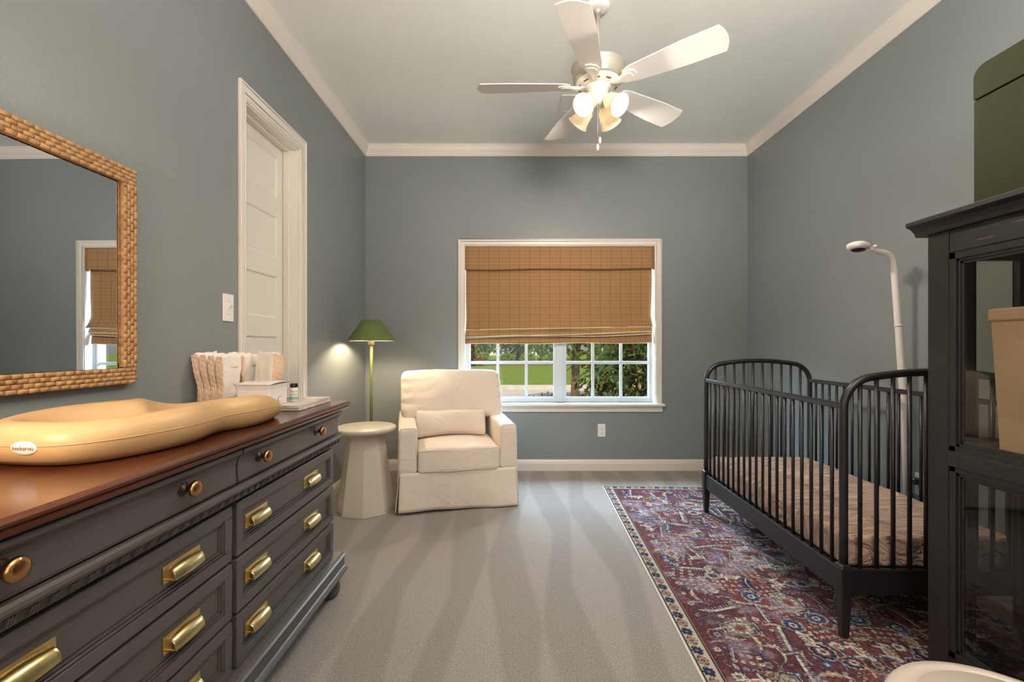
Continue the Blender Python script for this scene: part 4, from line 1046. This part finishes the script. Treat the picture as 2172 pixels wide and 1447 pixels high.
    sv = img.copy()
    def border(cx, cy, k):
        rosette(cx, cy, .021, 0, 8, NAVY if k % 2 else TAN, BLUE if k % 2 else NAVY, DARK if k % 2 else NAVY)
    def vine(cx, cy, horiz):
        w, x, y = loc(cx, cy, .016, 0 if horiz else math.pi/2); m = np.abs(x) < 1; put(w, m & (np.abs(y-.7*np.sin(x*3.1)) < .26), NAVY)
        w, x, y = loc(cx, cy, .010, .8); put(w, np.hypot(x, y/.5) < 1, TAN)
    k = 0; y = .036
    while y < RL-.03:
        for x in (.037, RW-.037): border(x, y, k); vine(x, y+.0285, False)
        y += .057; k += 1
    x = .036+.057; k = 1
    while x < RW-.06:
        for y in (.037, RL-.037): border(x, y, k); vine(x+.0285, y, True)
        x += .057; k += 1
    img[E < .010] = CREAM*.97; img[(E > .010) & (E < .0145)] = DARK; img[E < .004] = C(206,198,190)
    g = np.clip(img, 0, 255)/255; lin_ = np.where(g <= .04, g/12.92, ((g+.055)/1.055)**2.4)
    co = np.zeros((nv*nu, 3), np.float32); co[:, 0] = (U-RW/2).ravel(); co[:, 1] = (RL/2-V).ravel()
    co[:, 2] = (RT-.004*np.clip(1-E/.006, 0, 1)**2).ravel()
    idx = np.arange(nv*nu).reshape(nv, nu)
    q = np.stack([idx[:-1, :-1], idx[1:, :-1], idx[1:, 1:], idx[:-1, 1:]], -1).reshape(-1, 4)
    # side walls
    loop = np.concatenate([idx[0, :], idx[1:, -1], idx[-1, -2::-1], idx[-2:0:-1, 0]]); n0 = nv*nu; m = len(loop)
    lo = co[loop].copy(); lo[:, 2] = .001; co = np.concatenate([co, lo]); nx = np.roll(np.arange(m), -1)
    q = np.concatenate([q, np.stack([loop, loop[nx], n0+nx, n0+np.arange(m)], -1)])
    col = np.concatenate([lin_.reshape(-1, 3), lin_.reshape(-1, 3)[loop]]); col = np.concatenate([col, np.ones((len(col), 1))], 1).astype(np.float32)
    me = bpy.data.meshes.new('persian_rug'); me.vertices.add(len(co)); me.vertices.foreach_set('co', co.ravel())
    me.loops.add(len(q)*4); me.loops.foreach_set('vertex_index', q.ravel().astype(np.int32)); me.polygons.add(len(q)); me.polygons.foreach_set('loop_start', np.arange(0, len(q)*4, 4, dtype=np.int32))
    me.update(calc_edges=True); me.validate()
    a = me.color_attributes.new('dye', 'FLOAT_COLOR', 'POINT'); a.data.foreach_set('color', col.ravel())
    return me
t = NT('rug_pile'); at = t.n('ShaderNodeAttribute', attribute_name='dye'); v = t.coord('Object')
f = t.noise(v, 320, 2, .7); rib = t.n('ShaderNodeTexWave'); t.l(v, rib.inputs[0]); rib.bands_direction = 'Y'; rib.inputs['Scale'].default_value = 90
M_RUG = t.done(t.bsdf(at.outputs[0], .92, 0, t.bump(f, .5, .003), Specular_IOR_Level=.12))
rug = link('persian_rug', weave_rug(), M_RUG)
ra = R(-2.28); L0 = Vector((.749, 3.763, 0))
rug.rotation_euler = (0, 0, ra)
rug.location = L0-Matrix.Rotation(ra, 3, 'Z') @ Vector((-RW/2, RL/2, 0))
tag(rug, 'worn red and navy patterned rug with cream flowered border under the crib', 'rug')

# ------------------------------------------------------------------ outdoors
GZ = -.40
def ground_mat(name, c1, c2, c3, sc):
    t = NT(name); v = t.coord(); a = t.noise(v, sc, 6, .65); b_ = t.noise(v, .22, 2); col = t.ramp(a, [(.3, lin(c1)), (.7, lin(c2))])
    col = t.mix(t.math('MULTIPLY', b_, .5), col, lin(c3)); return t.done(t.bsdf(col, .95, 0, t.bump(a, .6, .03), Specular_IOR_Level=.1))
M_LAWN = ground_mat('lawn', (88,102,36), (128,142,66), (104,118,50), 9)
M_ROAD = ground_mat('concrete_road', (176,160,146), (196,182,168), (186,170,156), 3)
M_MULCH = ground_mat('mulch', (92,56,38), (132,84,60), (112,70,50), 6)
M_CURB = ground_mat('curb', (178,166,152), (204,194,180), (190,180,166), 4)
def slab(name, y0, y1, z, mat, x0=-70, x1=80):
    return struct(MB().box(x0, x1, y0, y1, z-.3, z).build(name, mat))
slab('ground', YB+T+.115, 9.5, GZ, M_LAWN)
slab('ground_road', 9.5, 16.4, GZ-.02, M_ROAD)
slab('ground_kerb', 16.4, 16.75, GZ+.12, M_CURB)
slab('ground_lawn', 16.75, 90, GZ+.10, M_LAWN)
MB().box(-14, 6.2, 33.6, 35.4, GZ+.05, GZ+.34).build('ground_mulch', M_MULCH)['kind'] = 'structure'
def leafmat(name, top, under, tr=.3, rough=.45):
    t = NT(name); v = t.coord(); f = t.noise(v, 1.6, 3); g = t.n('ShaderNodeNewGeometry')
    c = t.ramp(f, [(.3, lin([x*.72 for x in top])), (.7, lin(top))]); c = t.mix(g.outputs['Backfacing'], c, lin(under))
    p = t.bsdf(c, rough, Specular_IOR_Level=.4); q = t.n('ShaderNodeBsdfTranslucent'); t.l(c, q.inputs[0]); m = t.n('ShaderNodeMixShader'); m.inputs[0].default_value = tr
    t.l(p, m.inputs[1]); t.l(q.outputs[0], m.inputs[2]); return t.done(m.outputs[0])
M_OAK = leafmat('oak_leaf', (104,142,44), (112,146,50)); M_OAKL = leafmat('light_leaf', (146,176,56), (150,178,64)); M_MAG = leafmat('magnolia_leaf', (80,96,44), (140,96,48), .25, .3)
M_HEDGE = leafmat('shrub_leaf', (130,160,56), (134,160,60)); M_RUST = leafmat('rust_leaf', (142,84,56), (150,90,60)); M_DARKLEAF = leafmat('dark_leaf', (30,42,18), (34,46,20), .05)
M_BARK = simple('bark', (104,86,68), .95, var=.25, nscale=14, bump=1, bscale=30, bdist=.02)
def leaf(b, p, d, n, L, w):
    """one pointed, slightly folded leaf"""
    d = Vector(d).normalized(); n = Vector(n); n = (n-d*n.dot(d)); n = n.normalized() if n.length > 1e-4 else d.orthogonal().normalized(); s = d.cross(n); p = Vector(p)
    vs = [p, p+d*L*.35+s*w-n*w*.25, p+d*L*.35-s*w-n*w*.25, p+d*L*.36, p+d*L*.72+s*w*.75-n*w*.35-n*L*.04, p+d*L*.72-s*w*.75-n*w*.35-n*L*.04, p+d*L-n*L*.10, p+d*L*.72-n*L*.03]
    b.add(vs, [(0, 1, 3), (0, 3, 2), (1, 4, 7, 3), (3, 7, 5, 2), (4, 6, 7), (7, 6, 5)])
def crown(c, rad, n, L, seed, shell=.45, quad=True):
    r = random.Random(seed); b = MB(); c = Vector(c)
    for k in range(n):
        u = Vector((r.gauss(0, 1), r.gauss(0, 1), r.gauss(0, 1))).normalized(); q = (shell+(1-shell)*r.random()**.6)*(1+.28*noise.noise(u*2.3+Vector((seed, 0, 0))))
        p = c+Vector((u.x*rad[0], u.y*rad[1], u.z*rad[2]))*q
        d = (u+Vector((r.gauss(0, .7), r.gauss(0, .7), r.gauss(0, .7)-.3))).normalized()
        if quad:
            s = d.orthogonal().normalized(); s.rotate(Matrix.Rotation(r.random()*6.28, 3, d)); l = L*r.uniform(.6, 1.2)
            b.add([p-s*l*.3, p+d*l*.5-s*l*.12, p+d*l, p+s*l*.3], [(0, 3, 2, 1)])
        else: leaf(b, p, d, (r.gauss(0, .5), r.gauss(0, .5), 1), L*r.uniform(.7, 1.2), L*.19)
    return b
def tree(name, x, y, h, rad, n, L, seed, mat, label, tr=.14, zc=None, lean=0, cat='tree', group=None):
    o = thing(name, (x, y, GZ), label, cat, group)
    zc = zc or h-rad[2]*.8
    MB().tube([(x, y, GZ), (x+lean*.3, y, GZ+(zc-GZ)*.35), (x+lean*.7, y, GZ+(zc-GZ)*.7), (x+lean, y, zc)], [tr*1.25, tr, tr*.92, tr*.6], 10).build('trunk', M_BARK, o)
    r = random.Random(seed); b = MB()
    for k in range(5):
        a = 2*math.pi*k/5+r.random(); z0 = GZ+(zc-GZ)*(.6+.3*r.random()); b.tube([(x+lean*.8, y, z0), (x+math.cos(a)*rad[0]*.25, y+math.sin(a)*rad[1]*.25, z0+.35), (x+math.cos(a)*rad[0]*.6, y+math.sin(a)*rad[1]*.6, z0+.7)], [tr*.5, tr*.3, tr*.1], 6)
    b.build('branch', M_BARK, o)
    crown((x+lean, y, zc), rad, n, L, seed).build('foliage', mat, o); return o
# the tree across the kerb whose trunk shows between the panes
ot = thing('oak_tree', (1.56, 11.2, GZ), 'tree with thick grey brown trunk seen through the right sash', 'tree')
MB().tube([(1.55, 11.2, GZ), (1.56, 11.2, .2), (1.57, 11.2, .85), (1.62, 11.2, 1.6), (1.70, 11.2, 3.0)], [.125, .105, .100, .105, .08], 14).build('trunk', M_BARK, ot)
MB().tube([(1.56, 11.2, .70), (1.44, 11.1, .92), (1.30, 11.0, 1.06), (1.05, 10.9, 1.22)], [.05, .042, .036, .02], 8).build('branch', M_BARK, ot)
MB().tube([(1.58, 11.2, .80), (1.42, 11.1, 1.02), (1.25, 11.1, 1.20), (1.0, 11.0, 1.5)], [.045, .038, .03, .02], 8).build('branch', M_BARK, ot)
crown((1.5, 11.2, 2.85), (2.3, 1.6, 1.75), 5200, .20, 21).build('foliage', M_OAKL, ot)
# big leaved shrub close to the window
mg = thing('magnolia_shrub', (2.30, 7.6, GZ), 'dense magnolia shrub with glossy dark leaves outside the right sash', 'shrub')
b = MB(); r = random.Random(5)
for k in range(13):
    a = r.uniform(0, 6.28); x, y, z = 2.3+math.cos(a)*.85*r.random(), 7.6+math.sin(a)*.6*r.random(), r.uniform(.2, 2.2); b.tube([(2.3, 7.6, GZ+.1), ((x+2.3)/2+.05, (y+7.6)/2, z*.45), (x, y, z)], [.03, .018, .008], 6)
b.build('branch', M_BARK, mg)
crown((2.28, 7.7, .95), (1.16, .85, 1.35), 4200, .155, 9, .2, False).build('foliage', M_MAG, mg)
b = MB(); r = random.Random(6)   # leaf rosettes that reach over to the left
for cx, cz in ((1.42, 1.02), (1.50, .86), (1.62, 1.10), (1.40, .74), (1.72, .62), (1.60, .95)):
    for k in range(11):
        a = 2*math.pi*k/11; leaf(b, (cx, 7.3, cz), (math.cos(a), -.25+r.gauss(0, .2), math.sin(a)*.8), (0, -1, .3), .19*r.uniform(.8, 1.2), .034)
b.build('leaf_rosette', M_MAG, mg)
# far trees and shrubs behind the lawn
tree('shade_tree', -3.2, 39, 9, (2.6, 2.2, 4.2), 5200, .42, 31, M_OAK, 'leafy tree beyond the lawn behind the leftmost window pane', .2, 4.2)
tree('shade_tree', .6, 45, 9, (3.4, 2.6, 4.2), 5200, .42, 32, M_OAKL, 'paler leafy tree beyond the lawn, right of the leftmost pane', .16, 4.3)
tree('shade_tree', 3.2, 39.5, 9, (2.4, 2.2, 4.0), 4200, .42, 33, M_OAK, 'leafy tree beyond the lawn just left of the window mullion', .16, 4.2)
tree('shade_tree', 11.2, 44, 10, (3.5, 3, 4.4), 3600, .45, 34, M_OAKL, 'leafy tree far behind the magnolia shrub', .2, 4.3)
for k, (x, lab) in enumerate(((-2.4, 'low round shrub at the foot of the leftmost far tree'), (-.4, 'low green shrub behind the mulch bed left of the middle pane'), (1.3, 'low green shrub behind the mulch bed in the middle pane'), (3.2, 'low green shrub behind the mulch bed beside the mullion'), (6.6, 'low green shrub far behind the tree trunk'))):
    o = thing('garden_shrub', (x, 35.9, GZ), lab, 'shrub', 'shrubs along the far mulch bed'); crown((x, 35.9, .02), (.62, .45, .55), 1100, .20, 50+k, .3).build('foliage', M_HEDGE, o)
o = thing('rust_shrub', (-2.9, 32.5, GZ), 'rust coloured grassy shrub at the left end of the far lawn', 'shrub'); crown((-2.9, 32.5, -.05), (.9, .6, .6), 900, .25, 71, .2).build('foliage', M_RUST, o)
o = thing('dark_branch_shrub', (-2.02, 20, GZ), 'reddish brown foliage at the upper left of the left sash', 'shrub'); MB().tube([(-2.5, 20, GZ), (-2.45, 20, .3), (-2.2, 20, 1.0)], [.05, .04, .02], 6).build('stem', M_BARK, o); crown((-2.15, 20, 1.15), (.55, .5, .75), 900, .15, 72, .2).build('foliage', M_RUST, o)
# small pointed shoots right under the window
for k, (px, top) in enumerate(((1131, 837), (1148, 834), (1161, 829.5), (1169.5, 835))):
    y = 5.25; x = (px-1086)/965*y; zt = 1.17-(top-733)/965*y
    o = thing('boxwood_shoot', (x, y, GZ), ['leftmost', 'second from left', 'tallest', 'rightmost'][k]+' dark shoot poking above the window sill outside', 'plant', 'dark shoots below the window')
    MB().tube([(x, y, GZ), (x+.004, y, zt-.02)], [.006, .002], 6).build('stem', M_BARK, o); b = MB(); r = random.Random(k)
    for j in range(34):
        z = zt-.012*j-.002; a = j*2.4; leaf(b, (x+.003, y, z), (math.cos(a), math.sin(a), .9), (0, 0, 1), .042*min(1, .5+j*.12), .012)
    b.build('leaves', M_DARKLEAF, o)
# houses beyond the street trees
M_HWALL = simple('house_wall', (214,204,190), .9); M_HROOF = simple('house_roof', (150,140,136), .9); M_HWIN = simple('house_window', (90,100,110), .2)
for x, wd, lab in ((-3.2, 5, 'pale house far away between the trees at the left'), (3.4, 4, 'pale gabled house far behind the middle panes')):
    y = 68; hs = thing('house', (x, y, GZ), lab, 'house')
    MB().box(x-wd/2, x+wd/2, y, y+7, GZ, .55).build('house_wall', M_HWALL, hs)
    MB().prism([(x-wd/2-.3, .5), (x+wd/2+.3, .5), (x, 2.1)], 'y', y-.3, y+7.3).build('house_roof', M_HROOF, hs)
    for s in (-1, 1):
        w_ = MB().box(x+s*wd*.25-.5, x+s*wd*.25+.5, y-.06, y+.02, -.45+.3, .35).build('window', M_HWIN, hs)
